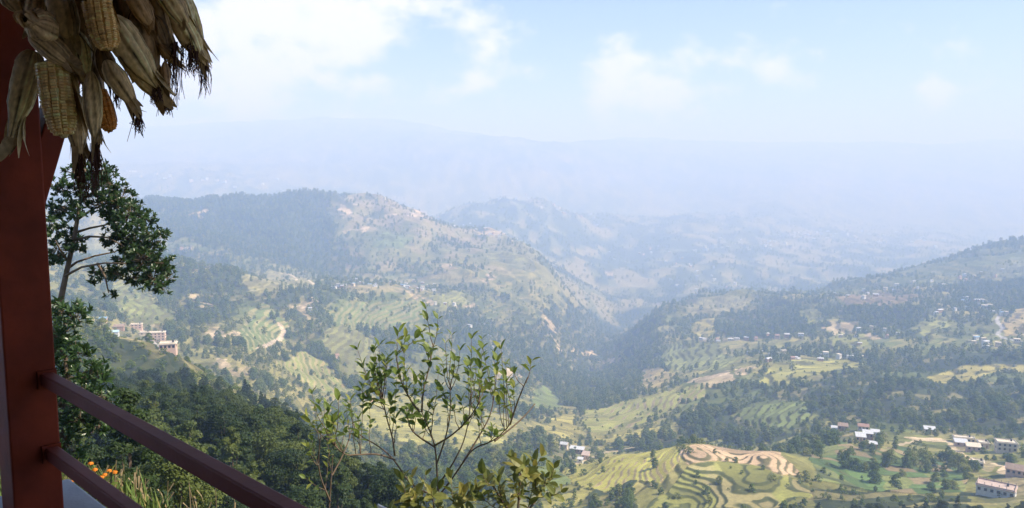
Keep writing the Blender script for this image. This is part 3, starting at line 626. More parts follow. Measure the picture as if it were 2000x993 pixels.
def lookup(G, x, y):
    u = x / y
    i = np.clip(np.searchsorted(cols, u), 0, nc - 1); j = np.clip(np.searchsorted(rows, y), 0, nr - 1)
    return G[j, i]
def scatter(d0, d1, cell, umax=.86, seed=0, G=None):
    rng = np.random.default_rng(seed)
    gx, gy = np.meshgrid(np.arange(-umax * d1, umax * d1, cell), np.arange(d0, d1, cell))
    x = (gx + rng.uniform(-.5, .5, gx.shape) * cell).ravel(); y = (gy + rng.uniform(-.5, .5, gy.shape) * cell).ravel()
    k = (np.abs(x / y) < umax) & (y > d0) & (y < d1); x, y = x[k], y[k]
    k = rng.uniform(size=len(x)) < lookup(dens if G is None else G, x, y); x, y = x[k], y[k]
    return x, y, lookup(Z, x, y)
KEEP = [(.0, 0)]
def stuff(name, label, cat, pts, protos):
    """one object: trees too many to count, set on points"""
    n = len(pts)
    o = mesh_np(name, pts[:, :3], [], None)
    me = o.data
    for an, typ, arr in (('scl', 'FLOAT', pts[:, 3].astype(np.float32)), ('rot', 'FLOAT', pts[:, 4].astype(np.float32)), ('var', 'INT', pts[:, 5].astype(np.int32))):
        me.attributes.new(an, typ, 'POINT').data.foreach_set('value', arr)
    ng = bpy.data.node_groups.new(name, 'GeometryNodeTree')
    ng.interface.new_socket('Geometry', in_out='INPUT', socket_type='NodeSocketGeometry')
    ng.interface.new_socket('Geometry', in_out='OUTPUT', socket_type='NodeSocketGeometry')
    gi = ng.nodes.new('NodeGroupInput'); go = ng.nodes.new('NodeGroupOutput'); jn = ng.nodes.new('GeometryNodeJoinGeometry')
    def attr(nm, typ):
        a = ng.nodes.new('GeometryNodeInputNamedAttribute'); a.data_type = typ; a.inputs[0].default_value = nm
        return [s for s in a.outputs if s.enabled][0]
    sc_, ro_, va_ = attr('scl', 'FLOAT'), attr('rot', 'FLOAT'), attr('var', 'INT')
    cx = ng.nodes.new('ShaderNodeCombineXYZ'); ng.links.new(ro_, cx.inputs[2])
    for i, pr in enumerate(protos):
        oi = ng.nodes.new('GeometryNodeObjectInfo'); oi.inputs[0].default_value = pr; oi.inputs['As Instance'].default_value = True
        cmp_ = ng.nodes.new('FunctionNodeCompare'); cmp_.data_type = 'INT'; cmp_.operation = 'EQUAL'
        ng.links.new(va_, cmp_.inputs[2]); cmp_.inputs[3].default_value = i
        ip = ng.nodes.new('GeometryNodeInstanceOnPoints')
        ng.links.new(gi.outputs[0], ip.inputs['Points']); ng.links.new(cmp_.outputs[0], ip.inputs['Selection'])
        ng.links.new(oi.outputs['Geometry'], ip.inputs['Instance']); ng.links.new(sc_, ip.inputs['Scale']); ng.links.new(cx.outputs[0], ip.inputs['Rotation'])
        ng.links.new(ip.outputs[0], jn.inputs[0])
    ng.links.new(jn.outputs[0], go.inputs[0])
    md = o.modifiers.new('scatter', 'NODES'); md.node_group = ng
    return tag(o, label, cat, kind='stuff')
def pack(x, y, z, s0, s1, nvar, seed, var0=0):
    rng = np.random.default_rng(seed); n = len(x)
    return np.stack([x, y, z - .2, rng.uniform(s0, s1, n), rng.uniform(0, 6.28, n), rng.integers(0, nvar, n) + var0], 1)
def tree_thing(name, p, protos, label, group):
    cm, tm = protos[int(p[5]) % len(protos)]
    t = thing(name, tuple(p[:3]), label, 'tree', group, p[4]); t.scale = (p[3],) * 3
    for o, nm in ((tm, 'trunk'), (cm, 'crown')):
        c = o.copy(); c.name = nm; COL.objects.link(c); c.parent = t
# the wooded slope below the lodge
x, y, z = scatter(26, 330, 5.2, .9, 1)
S = pack(x, y, z, .72, 1.12, 5, 2)
nearby = np.clip((S[:, 1] - 20) / 60, .45, 1); S[:, 3] *= nearby * (1 - .38 * sstep(S[:, 1], 180, 320))
u = S[:, 0] / S[:, 1]
S = S[(u < .08) | (S[:, 1] > 200)]; u = S[:, 0] / S[:, 1]
vis = (np.abs(u) < .69) & (u < .06)
order = np.argsort(np.where(vis, S[:, 1] / S[:, 3], 1e9)); pick = order[:290]
SLOPE_LABEL = ['dark green round-crowned tree in the forest on the slope below the railing', 'tall narrow dark tree in the forest on the slope below the railing',
               'dark pointed tree in the forest on the slope below the railing', 'slim spire-shaped dark tree in the forest on the slope below the railing', 'broad spreading dark tree in the forest on the slope below the railing']
for i in pick:
    v = int(S[i, 5]); tree_thing('slope_tree', S[i], near_protos, SLOPE_LABEL[v], 'trees of the forest slope below the railing')
rest = np.ones(len(S), bool); rest[pick] = False
near_rest = S[rest]
# trees on the hills across the valley
x, y, z = scatter(330, 1000, 7.8, .86, 3)
Mi = pack(x, y, z, .5, 1.2, 4, 4)
Mi[:, 3] *= np.where((Mi[:, 1] < 430) & (Mi[:, 0] > 0), .62, 1.0)
Mi[:, 3] *= np.where((Mi[:, 1] < 470) & (Mi[:, 0] / Mi[:, 1] < -.36), .5, 1.0)
Mi[:, 3] *= np.where(lookup(dens, Mi[:, 0], Mi[:, 1]) < .5, .62, 1.0)
u = Mi[:, 0] / Mi[:, 1]
vis = (u > -.12) & (u < .68) & (Mi[:, 1] < 760)
order = np.argsort(np.where(vis, Mi[:, 1] / Mi[:, 3], 1e9)); pick = order[:260]
HILL_LABEL = ['leafy round tree standing among the terraces and plots across the valley', 'tall oval tree standing among the terraces and plots across the valley',
              'small compact tree standing among the terraces and plots across the valley', 'wide bushy tree standing among the terraces and plots across the valley']
for i in pick:
    tree_thing('hill_tree', Mi[i], mid_protos, HILL_LABEL[int(Mi[i, 5])], 'trees around the terraces across the valley')
rest = np.ones(len(Mi), bool); rest[pick] = False
mid_rest = Mi[rest]; mid_rest[:, 5] += 5
parts = [near_rest, mid_rest]
for (a, b, cell, s0, s1, sd) in ((1000, 1900, 9.5, .6, 1.1, 5), (1900, 3600, 15, .8, 1.35, 6), (3600, 6800, 27, 1.0, 1.8, 7)):
    x, y, z = scatter(a, b, cell, .80, sd); parts.append(pack(x, y, z, s0, s1, 3, sd, 9))
for (a, b, cell, s0, s1, sd) in ((200, 1000, 4.6, .4, 1.25, 15), (1000, 2100, 8.5, .7, 1.7, 16), (2100, 3600, 14, 1.0, 2.2, 17)):
    x, y, z = scatter(a, b, cell, .80, sd, scrub); parts.append(pack(x, y, z, s0, s1, 2, sd, 12))
ALLT = np.concatenate(parts)
stuff('forest', 'mixed green woodland covering the hillsides all around the valley', 'forest', ALLT, near_join + mid_join + far_protos + bush_protos)
print('TREES', [len(p) for p in parts])

# ------------------------------------------------------------------ houses
M['wall_white'] = plain('limewashed_wall', (.62, .62, .60), .8, .12, .6)
M['wall_cream'] = plain('cream_wall', (.62, .53, .40), .8, .14, .6)
M['wall_pink'] = plain('pink_wall', (.60, .42, .33), .8, .14, .6)
M['wall_brick'] = plain('mud_brick_wall', (.40, .25, .16), .9, .2, .8)
M['roof_tin'] = plain('tin_roof', (.55, .56, .58), .45, .15, .7, .5)
M['roof_blue'] = plain('blue_tin_roof', (.22, .36, .52), .45, .15, .7, .5)
M['roof_pale_blue'] = plain('pale_blue_sheet', (.42, .58, .68), .5, .12, .7, .4)
M['roof_brown'] = plain('weathered_brown_roof', (.30, .22, .17), .8, .25, .8)
M['roof_red'] = plain('red_roof', (.34, .21, .165), .7, .2, .8)
M['roof_slab'] = plain('cream_roof_slab', (.64, .57, .46), .85, .15, .5)
M['roof_pinkslab'] = plain('dusty_pink_roof_slab', (.46, .36, .31), .85, .2, .5)
M['pane'] = plain('dark_window', (.03, .035, .04), .25, .2, 3, .5)
M['frame'] = plain('window_frame', (.30, .22, .15), .7, .15, 3)
M['steel'] = plain('rusty_bar', (.25, .2, .17), .8, .2, 3)
def zmin_at(x, y): return float(np.min(ground(np.asarray(x), np.asarray(y))))
def house(A, B, depth, h, roof, wall, roofm, label, group=None, floors=1, nwin=3, name='house', cat='house', dmin=230., over=.45, side_win=1, rz=-18.):
    mid = hit((A[0] + B[0]) / 2, (A[1] + B[1]) / 2, dmin)
    ang = math.radians(rz)
    L = (B[0] - A[0]) / F_PX * mid[1] / max(.5, math.cos(ang) + abs(math.sin(ang)) * .35)
    L = min(max(L, 3.0), 26.0)
    ux, uy = math.cos(ang), math.sin(ang); nx, ny = -uy, ux
    a = mid - np.array([ux, uy]) * L / 2; b = mid + np.array([ux, uy]) * L / 2
    cxy = mid + np.array([nx, ny]) * depth / 2
    z0 = zmin_at(mid[0], mid[1])
    t = thing(name, (float(cxy[0]), float(cxy[1]), z0), label, cat, group, ang)
    zr = max(zmin_at(cxy[0] + nx * depth / 2, cxy[1] + ny * depth / 2) - z0, 0)
    MB().box((0, 0, h / 2 - 3), (L, depth, h + 6)).build('wall', M[wall], t)
    fh = h / floors
    if roof == 'flat':
        r = MB().box((0, 0, h + .13), (L + 2 * over, depth + 2 * over, .26)).build('roof', M[roofm], t)
        if floors > 0:
            pb = MB()
            for s in (-1, 1):
                pb.box((0, s * (depth / 2 - .08), h + .26 + .3), (L - .32, .16, .6)); pb.box((s * (L / 2 - .08), 0, h + .26 + .3), (.16, depth, .6))
            pb.build('parapet', M[roofm], r)
        if L > 5:
            MB().tube([(L * .28, depth * .2, h + .26), (L * .28, depth * .2, h + 1.5), (L * .28, depth * .2, h + 1.7)], [.55, .55, .2], 10).build('water_tank', M['pane'], r)
        for f in range(1, floors):
            MB().box((0, 0, f * fh), (L + .5, depth + .5, .22)).build('floor_band', M[roofm], t)
    else:
        rise = depth * (.30 if roof == 'gable' else .12); hw = depth / 2 + over; hl = L / 2 + over; th = .16
        zb = h - rise * over / (depth / 2)
        if roof == 'gable':
            for s in (-1, 1):
                V = [(-hl, s * hw, zb), (hl, s * hw, zb), (hl, 0, h + rise), (-hl, 0, h + rise)]
                V = V + [(x, y, z + th) for x, y, z in V]
                MB().add(V, [[0, 1, 2, 3], [4, 7, 6, 5], [0, 4, 5, 1], [1, 5, 6, 2], [2, 6, 7, 3], [3, 7, 4, 0]]).build('roof', M[roofm], t)
            g = MB()
            for s in (-1, 1):
                x = s * (L / 2 - .02)
                g.add([(x, -depth / 2, h), (x, depth / 2, h), (x, 0, h + rise), (x - s * .2, -depth / 2, h), (x - s * .2, depth / 2, h), (x - s * .2, 0, h + rise)], [[0, 1, 2], [5, 4, 3]])
            g.build('gable_wall', M[wall], t)
        else:     # single slope of tin
            V = [(-hl, -hw, h), (hl, -hw, h), (hl, hw, h + rise * 2), (-hl, hw, h + rise * 2)]
            V = V + [(x, y, z + th) for x, y, z in V]
            r = MB().add(V, [[3, 2, 1, 0], [4, 5, 6, 7], [0, 1, 5, 4], [1, 2, 6, 5], [2, 3, 7, 6], [3, 0, 4, 7]]).build('roof', M[roofm], t)
            rb = MB()
            nrb = max(3, int(L / 1.2))
            for i in range(nrb):
                x = -hl + .3 + (2 * hl - .6) * i / (nrb - 1)
                q = [(x - .06, -hw, h + th + .005), (x + .06, -hw, h + th + .005), (x + .06, hw, h + th + rise * 2 + .005), (x - .06, hw, h + th + rise * 2 + .005)]
                rb.add(q + [(a_, b_, c_ + .07) for a_, b_, c_ in q], [[4, 5, 6, 7], [0, 1, 5, 4], [1, 2, 6, 5], [2, 3, 7, 6], [3, 0, 4, 7]])
            rb.build('sheet_ridge', M[roofm], r)
            MB().box((0, depth / 2 - .1, h + rise * .8), (L - .1, .2, rise * 1.6)).build('gable_wall', M[wall], t)
    def win(x, y, z, ww, wh, rot):
        R = Matrix.Rotation(rot, 3, 'Z')
        w = MB().box(Vector((x, y, z)) + R @ Vector((0, -.04, 0)), (ww + .2, .10, wh + .2), R).build('window', M['frame'], t)
        MB().box(Vector((x, y, z)) + R @ Vector((0, -.075, 0)), (ww, .10, wh), R).build('pane', M['pane'], w)
    for f in range(floors):
        zc = f * fh + fh * .52
        for i in range(nwin):
            x = -L / 2 + L * (i + .5) / nwin
            if f == 0 and i == nwin // 2 and floors > 1 or (floors == 1 and nwin <= 3 and i == 1):
                dr = MB().box((x, -depth / 2 - .03, 1.05), (1.1, .12, 2.1)).build('door', M['frame'], t)
            else: win(x, -depth / 2, zc, 1.15, min(1.3, fh * .45), 0)
        for i in range(side_win):
            yv = -depth / 2 + depth * (i + .5) / side_win
            win(L / 2, yv, zc, 1.0, min(1.2, fh * .42), math.pi / 2); win(-L / 2, yv, zc, 1.0, min(1.2, fh * .42), -math.pi / 2)
    return t, L
# right-hand farms
t, L = house((1909, 951), (1977, 985), 9, 3.3, 'flat', 'wall_white', 'roof_pinkslab', 'long whitewashed house with a row of dark windows under an unfinished flat roof', nwin=6, rz=-38.)
for i in range(6):
    for s in (-1, 1):
        MB().box((-L / 2 + .4 + (L - .8) * i / 5, s * 4.0, 3.3 + .26 + .85), (.22, .22, 1.7)).build('roof_bar', M['steel'], t)
house((1899, 908), (1920, 916), 5, 2.6, 'flat', 'wall_white', 'roof_slab', 'small white cottage with pale flat roof alone on the grass', nwin=3, rz=-30.)
house((1966, 920), (2004, 938), 7, 3, 'gable', 'wall_pink', 'roof_brown', 'long house with weathered brown roof above the whitewashed house', nwin=4, rz=-35.)
house((1864, 858), (1904, 870), 5, 2.6, 'flat', 'wall_cream', 'roof_slab', 'long cream flat-roofed block at the edge of the dense wood', nwin=5)
house((1866, 867), (1890, 876), 5, 2.3, 'tin', 'wall_pink', 'roof_tin', 'low shed with shiny tin roof in front of the cream block', nwin=2, name='shed', cat='shed')
house((1889, 876), (1916, 886), 5, 2.6, 'tin', 'wall_pink', 'roof_slab', 'pink-walled house with pale sloping roof beside the shiny tin shed', nwin=3)
house((1912, 872), (1932, 880), 6, 3.2, 'flat', 'wall_cream', 'roof_slab', 'square cream house closing the row beside the pink-walled house', nwin=2)
house((1948, 876), (1986, 888), 7, 5.4, 'flat', 'wall_cream', 'roof_slab', 'two-storey cream house with a balcony band by the wood', floors=2, nwin=4)
house((1806, 845), (1827, 848), 5, 2.6, 'tin', 'wall_cream', 'roof_tin', 'narrow house with white tin roof at the lower edge of the wood', nwin=3)
# farm on the vegetable terraces
house((1672, 858), (1691, 866), 6, 2.8, 'tin', 'wall_pink', 'roof_tin', 'tin-roofed farmhouse with pinkish wall, lowest edge of the farmyard', nwin=3)
house((1686, 851), (1705, 859), 5, 2.8, 'tin', 'wall_brick', 'roof_tin', 'tin-roofed farmhouse close behind the pinkish-walled one', nwin=3)
house((1702, 849), (1718, 853), 4, 2.2, 'tin', 'wall_white', 'roof_tin', 'small tin-roofed byre beside the farmyard', nwin=2, name='shed', cat='shed')
house((1697, 870), (1713, 878), 3.5, 2, 'tin', 'wall_brick', 'roof_tin', 'lean-to with grey tin roof below the farmyard', nwin=1, name='shed', cat='shed')
house((1637, 838), (1656, 843), 6, 3.4, 'gable', 'wall_brick', 'roof_brown', 'old gabled farmhouse with brown thatch-coloured roof', nwin=3, floors=1)
house((1624, 841), (1637, 844), 4, 2.2, 'tin', 'wall_white', 'roof_tin', 'tiny whitewashed hut beside the brown-roofed farmhouse', nwin=1, name='hut', cat='hut')
house((1676, 838), (1697, 843), 5, 2.8, 'gable', 'wall_cream', 'roof_red', 'gabled farmhouse with reddish roof above the tin-roofed farmyard', nwin=3)
# farm on the near spur
house((1093, 873), (1108, 877), 5, 3.2, 'gable', 'wall_cream', 'roof_tin', 'pale gabled house on the spur beside dark trees', nwin=2)
house((1111, 881), (1141, 888), 5, 2.8, 'tin', 'wall_brick', 'roof_tin', 'long farm building with grey tin roof at the head of the yellow-green terraces', nwin=4)
house((1135, 893), (1150, 899), 6, 2.8, 'tin', 'wall_pink', 'roof_pinkslab', 'pink-roofed house at the end of the long tin-roofed farm', nwin=2)
house((1127, 902), (1138, 904), 3, 2.2, 'tin', 'wall_white', 'roof_tin', 'small white hut below the pink-roofed house', nwin=1, name='hut', cat='hut')
# village on the left spur
VD = 380.
house((293, 666), (322, 666), 8, 8.6, 'flat', 'wall_pink', 'roof_slab', 'three-storey pink and cream house, tallest in the village on the spur', floors=3, nwin=4, dmin=VD, rz=14.)
house((255, 643), (277, 643), 6, 4.8, 'flat', 'wall_pink', 'roof_slab', 'two-storey pinkish house with cream roof behind the village lane', floors=2, nwin=3, dmin=VD, rz=14.)
house((222, 643), (241, 645), 6, 3.2, 'gable', 'wall_brick', 'roof_brown', 'gabled brown-roofed house beside the pale blue shed', nwin=2, dmin=VD, rz=14.)
house((213, 653), (231, 653), 5, 2.2, 'gable', 'wall_white', 'roof_pale_blue', 'shed with pale blue sheet roof in the village on the spur', nwin=1, name='shed', cat='shed', dmin=VD, rz=14.)
house((311, 683), (343, 683), 6, 2.8, 'flat', 'wall_pink', 'roof_slab', 'low flat-roofed house below the three-storey house', nwin=4, dmin=VD, rz=14.)
house((272, 655), (293, 655), 4, 2.6, 'flat', 'wall_cream', 'roof_slab', 'low cream annex joining the three-storey house to the lane', nwin=2, dmin=VD, rz=14.)
house((194, 628), (208, 630), 5, 3, 'gable', 'wall_pink', 'roof_blue', 'house with blue roof at the upper end of the village on the spur', nwin=2, dmin=VD, rz=14.)
# small far houses: wall, roof and one dark window band each
def far_kinds():
    kinds = []
    for (L, dp, h, roof, w, r) in [(9, 6, 3.2, 'tin', 'wall_white', 'roof_tin'), (8, 6, 5.2, 'flat', 'wall_cream', 'roof_slab'), (10, 6, 3.4, 'gable', 'wall_brick', 'roof_tin'),
                                   (7, 6, 5.0, 'gable', 'wall_pink', 'roof_red'), (11, 6, 3.2, 'tin', 'wall_white', 'roof_blue'), (8, 7, 7.5, 'flat', 'wall_white', 'roof_slab')]:
        wl = MB().box((0, 0, h / 2 - 2), (L, dp, h + 4)).build('wall', M[w])
        rf = MB()
        if roof == 'flat': rf.box((0, 0, h + .15), (L + 1, dp + 1, .3))
        else:
            rise = 1.7 if roof == 'gable' else .8
            V = [(-L / 2 - .5, -dp / 2 - .5, h), (L / 2 + .5, -dp / 2 - .5, h), (L / 2 + .5, dp / 2 + .5, h), (-L / 2 - .5, dp / 2 + .5, h), (-L / 2 - .5, 0, h + rise), (L / 2 + .5, 0, h + rise)]
            rf.add(V, [[0, 1, 5, 4], [2, 3, 4, 5], [3, 2, 1, 0]]); rf.add([V[0], V[4], V[3], V[1], V[2], V[5]], [[0, 1, 2], [3, 4, 5]])
        rf = rf.build('roof', M[r])
        wn = MB()
        for i in (-1, 0, 1): wn.box((i * L * .3, -dp / 2 - .05, h * .55), (1.2, .14, 1.3))
        wn = wn.build('window', M['pane'])
        for o in (wl, rf, wn): COL.objects.unlink(o)
        kinds.append((wl, rf, wn))
    return kinds
FK = far_kinds()
KN = ['white house with tin roof', 'cream flat-roofed house', 'mud-brick house with tin roof', 'pink house with reddish roof', 'white house with blue roof', 'tall white flat-roofed house']
def small_house(px, py, k, where, group, rng, scale=1.0, dmin=500.):
    p = hit(px, py, dmin)
    t = thing('house', (float(p[0]), float(p[1]), float(ground(p[0], p[1]))), 'small %s %s' % (KN[k], where), 'house', group, rng.uniform(-.7, .7))
    t.scale = (scale,) * 3
    for o in FK[k][:3 if p[1] < 2000 else 2]:
        c = o.copy(); c.name = o.name.split('.')[0]; COL.objects.link(c); c.parent = t
def village(n, pts, where, group, seed, scale=1.0, spread=(6, 3), kinds=(0, 0, 1, 2, 3, 5, 0)):
    rng = np.random.default_rng(seed); pts = np.array(pts, float)
    t = np.linspace(0, len(pts) - 1.001, n)
    for v in t:
        i = int(v); f = v - i; p = pts[i] * (1 - f) + pts[i + 1] * f
        small_house(p[0] + rng.normal() * spread[0], p[1] + rng.normal() * spread[1], int(rng.choice(kinds)), where, group, rng, scale * rng.uniform(.75, 1.2))
village(30, [(650, 560), (720, 556), (790, 558), (850, 566)], 'in the village strung along the saddle', 'houses of the saddle village', 1, .85, (8, 4), (0, 0, 1, 2, 5, 0, 4))
village(18, [(520, 374), (600, 366), (670, 364), (740, 374), (800, 396)], 'on the crest of the blue ridge', 'houses on the blue ridge', 2, 1.1, (8, 4))
village(12, [(1362, 668), (1400, 667), (1450, 664), (1500, 660), (1560, 656)], 'in the row above the green terraced knoll', 'houses above the terraced knoll', 3, .95, (4, 2), (0, 2, 3, 0))
village(14, [(1470, 690), (1540, 695), (1600, 700), (1665, 702)], 'scattered along the middle spur', 'houses along the middle spur', 4, .8, (12, 5))
village(22, [(1640, 585), (1720, 575), (1800, 560), (1880, 545), (1960, 530)], 'strung along the upper right hill', 'houses on the upper right hill', 5, 1.0, (10, 7))
village(16, [(1820, 606), (1870, 602), (1900, 582), (1915, 600), (1940, 610), (1975, 612)], 'near the bend of the paved road', 'houses by the paved road', 6, 1.0, (8, 4), (0, 1, 2, 4, 5, 0))
village(8, [(1905, 660), (1930, 665), (1912, 680), (1985, 672)], 'below the bend of the paved road', 'houses below the paved road', 7, .9, (8, 3), (0, 1, 4))
village(10, [(1690, 650), (1730, 640), (1640, 668), (1760, 660)], 'beside the eroded soil bank', 'houses by the soil bank', 8, .8, (8, 5))
village(16, [(850, 420), (900, 438), (950, 452), (1000, 470)], 'on the descending flank of the blue ridge', 'houses on the ridge flank', 9, 1.2, (8, 5))
village(20, [(960, 385), (1040, 390), (1100, 415), (1180, 430)], 'on the hazy second hill', 'houses on the hazy second hill', 10, 1.9, (14, 6))
village(60, [(1380, 480), (1480, 482), (1560, 465), (1640, 458), (1720, 470), (1840, 474)], 'in the hazy town on the valley floor', 'houses of the valley town', 11, 2.3, (22, 7), (0, 1, 5, 0))
village(26, [(1200, 500), (1290, 490), (1340, 520), (1440, 560), (1300, 560)], 'scattered over the hazy valley floor', 'houses on the valley floor', 12, 1.5, (20, 8))
village(10, [(830, 575), (880, 600), (930, 640), (980, 690)], 'on the slope between saddle village and gorge', 'houses above the gorge', 13, .8, (10, 6))
village(4, [(352, 490), (372, 487)], 'on the wooded knoll behind the spur village', 'houses on the wooded knoll', 14, .9, (4, 2), (3, 1))
village(5, [(700, 784), (712, 780), (600, 605)], 'amid the fields left of the valley shoulder', 'houses amid the left fields', 15, .7, (6, 4), (0, 3))
village(16, [(240, 330), (330, 345), (420, 352), (520, 358)], 'on the far hazy hillside beyond the blue ridge', 'houses on the far hazy hillside', 16, 3.2, (20, 5), (0, 5, 1))

# ------------------------------------------------------------------ the porch the photograph is taken from
M['post_paint'] = plain('red_brown_paint', (.15, .023, .008), .6, .40, 7, .15, .12, 40)
M['rail_paint'] = plain('maroon_rail_paint', (.165, .034, .022), .6, .2, 5, .2, .10, 50)
M['concrete'] = plain('pale_concrete', (.36, .37, .38), .85, .18, 6, .2, .4, 60)
M['ceiling'] = plain('dark_timber_ceiling', (.10, .06, .04), .8, .2, 4)
M['lodge_wall'] = plain('ochre_lodge_wall', (.20, .12, .08), .85, .15, 2)
M['floor'] = plain('deck_floor', (.26, .20, .16), .7, .2, 3)
r3 = Vector((.726, -.688, 0)).normalized(); n3 = Vector((.688, .726, 0)).normalized(); up = Vector((0, 0, 1))
RB = Matrix((r3, n3, up)).transposed()             # columns: along the rail, outward, up
pf = Vector((-1.714, 2.75, 0)); pc = pf - r3 * .08
post = thing('porch_post', (pc.x, pc.y, -1.25), 'reddish brown square steel porch post with two maroon rails running off it', 'post')
pinv = Matrix.Translation(-Vector((pc.x, pc.y, -1.25)))
def lp(v): return v - Vector((pc.x, pc.y, -1.25))
def bevel(o, w, seg=2):
    m = o.modifiers.new('edge', 'BEVEL'); m.width = w; m.segments = seg; m.limit_method = 'ANGLE'
    return o
bevel(MB().box(lp(Vector((pc.x, pc.y, -.1))), (.16, .16, 2.3), RB).build('post', M['post_paint'], post), .006)
for zc in (-.745, -1.02):
    s0 = pf + n3 * .048 + up * zc
    bevel(MB().box(lp(s0 + r3 * 1.75), (3.5, .043, .045), RB).build('rail', M['rail_paint'], post), .005)
    MB().box(lp(s0 + r3 * .006), (.012, .062, .064), RB).build('weld_plate', M['post_paint'], post)
# knee brace under the beam
bl = MB()
b0, b1 = pc + n3 * .045 + up * (-.12), pc + n3 * .36 + up * .86
dvec = (b1 - b0).normalized(); sv = r3; tv = dvec.cross(sv)
bevel(MB().box(lp((b0 + b1) / 2), ((b1 - b0).length, .13, .075), Matrix((dvec, sv, tv)).transposed()).build('knee_brace', M['post_paint'], post), .005)
bevel(MB().box(lp(pf + r3 * 1.6 + up * .88), (4.2, .12, .14), RB).build('beam', M['post_paint'], post), .005)
# parapet, deck, ceiling and lodge wall
def slab(name, c, size, mat): return tag(MB().box(c, size, RB).build(name, M[mat]), kind='structure')
def atrn(a, b, z): return pc + r3 * a + n3 * b + up * z
led = slab('parapet', atrn(1.9, 0.03, -1.25 - .2), (4.3, .34, .4), 'concrete'); bevel(led, .012)
led2 = slab('parapet', atrn(-.08, -2.16, -1.255 - .2), (.34, 4.0, .4), 'concrete'); bevel(led2, .012)
slab('deck_floor', atrn(2.2, -2.0, -1.72), (5.0, 3.7, .16), 'floor')
slab('ceiling', atrn(2.4, -1.2, 1.10), (6.6, 5.4, .12), 'ceiling')
slab('lodge_wall', atrn(2.2, -4.0, -.3), (6.0, .2, 2.7), 'lodge_wall')
slab('lodge_wall', atrn(5.3, -2.2, -.3), (.2, 3.6, 2.7), 'lodge_wall')

# ------------------------------------------------------------------ hanging maize
M['husk'] = attr_mat('dry_husk', 45, .30, .75)
M['kernel'] = attr_mat('maize_kernel', 60, .22, .45)
M['silk'] = plain('dry_maize_silk', (.055, .026, .020), .9, .3, 30, .1)
bunch_o = at(150, -40, 2.35)
bunch = thing('maize_bunch', tuple(bunch_o), 'bunch of dried maize ears in papery husks hung over the post', 'maize')
HUSKS = [(.40, .315, .185), (.36, .26, .14), (.30, .22, .125), (.46, .38, .24), (.25, .165, .09)]
def bez(A, B, sag, n):
    t = np.linspace(0, 1, n)[:, None]; A = np.array(A); B = np.array(B)
    mid = (A + B) / 2 + np.array(sag)
    return A * (1 - t) ** 2 + 2 * mid * t * (1 - t) + B * t ** 2
def frame_along(P):
    T = np.gradient(P, axis=0); T /= np.linalg.norm(T, axis=1)[:, None]
    ref = np.array([0, 1., .2]); a = np.cross(T, ref); a /= np.linalg.norm(a, axis=1)[:, None]
    return T, a, np.cross(T, a)
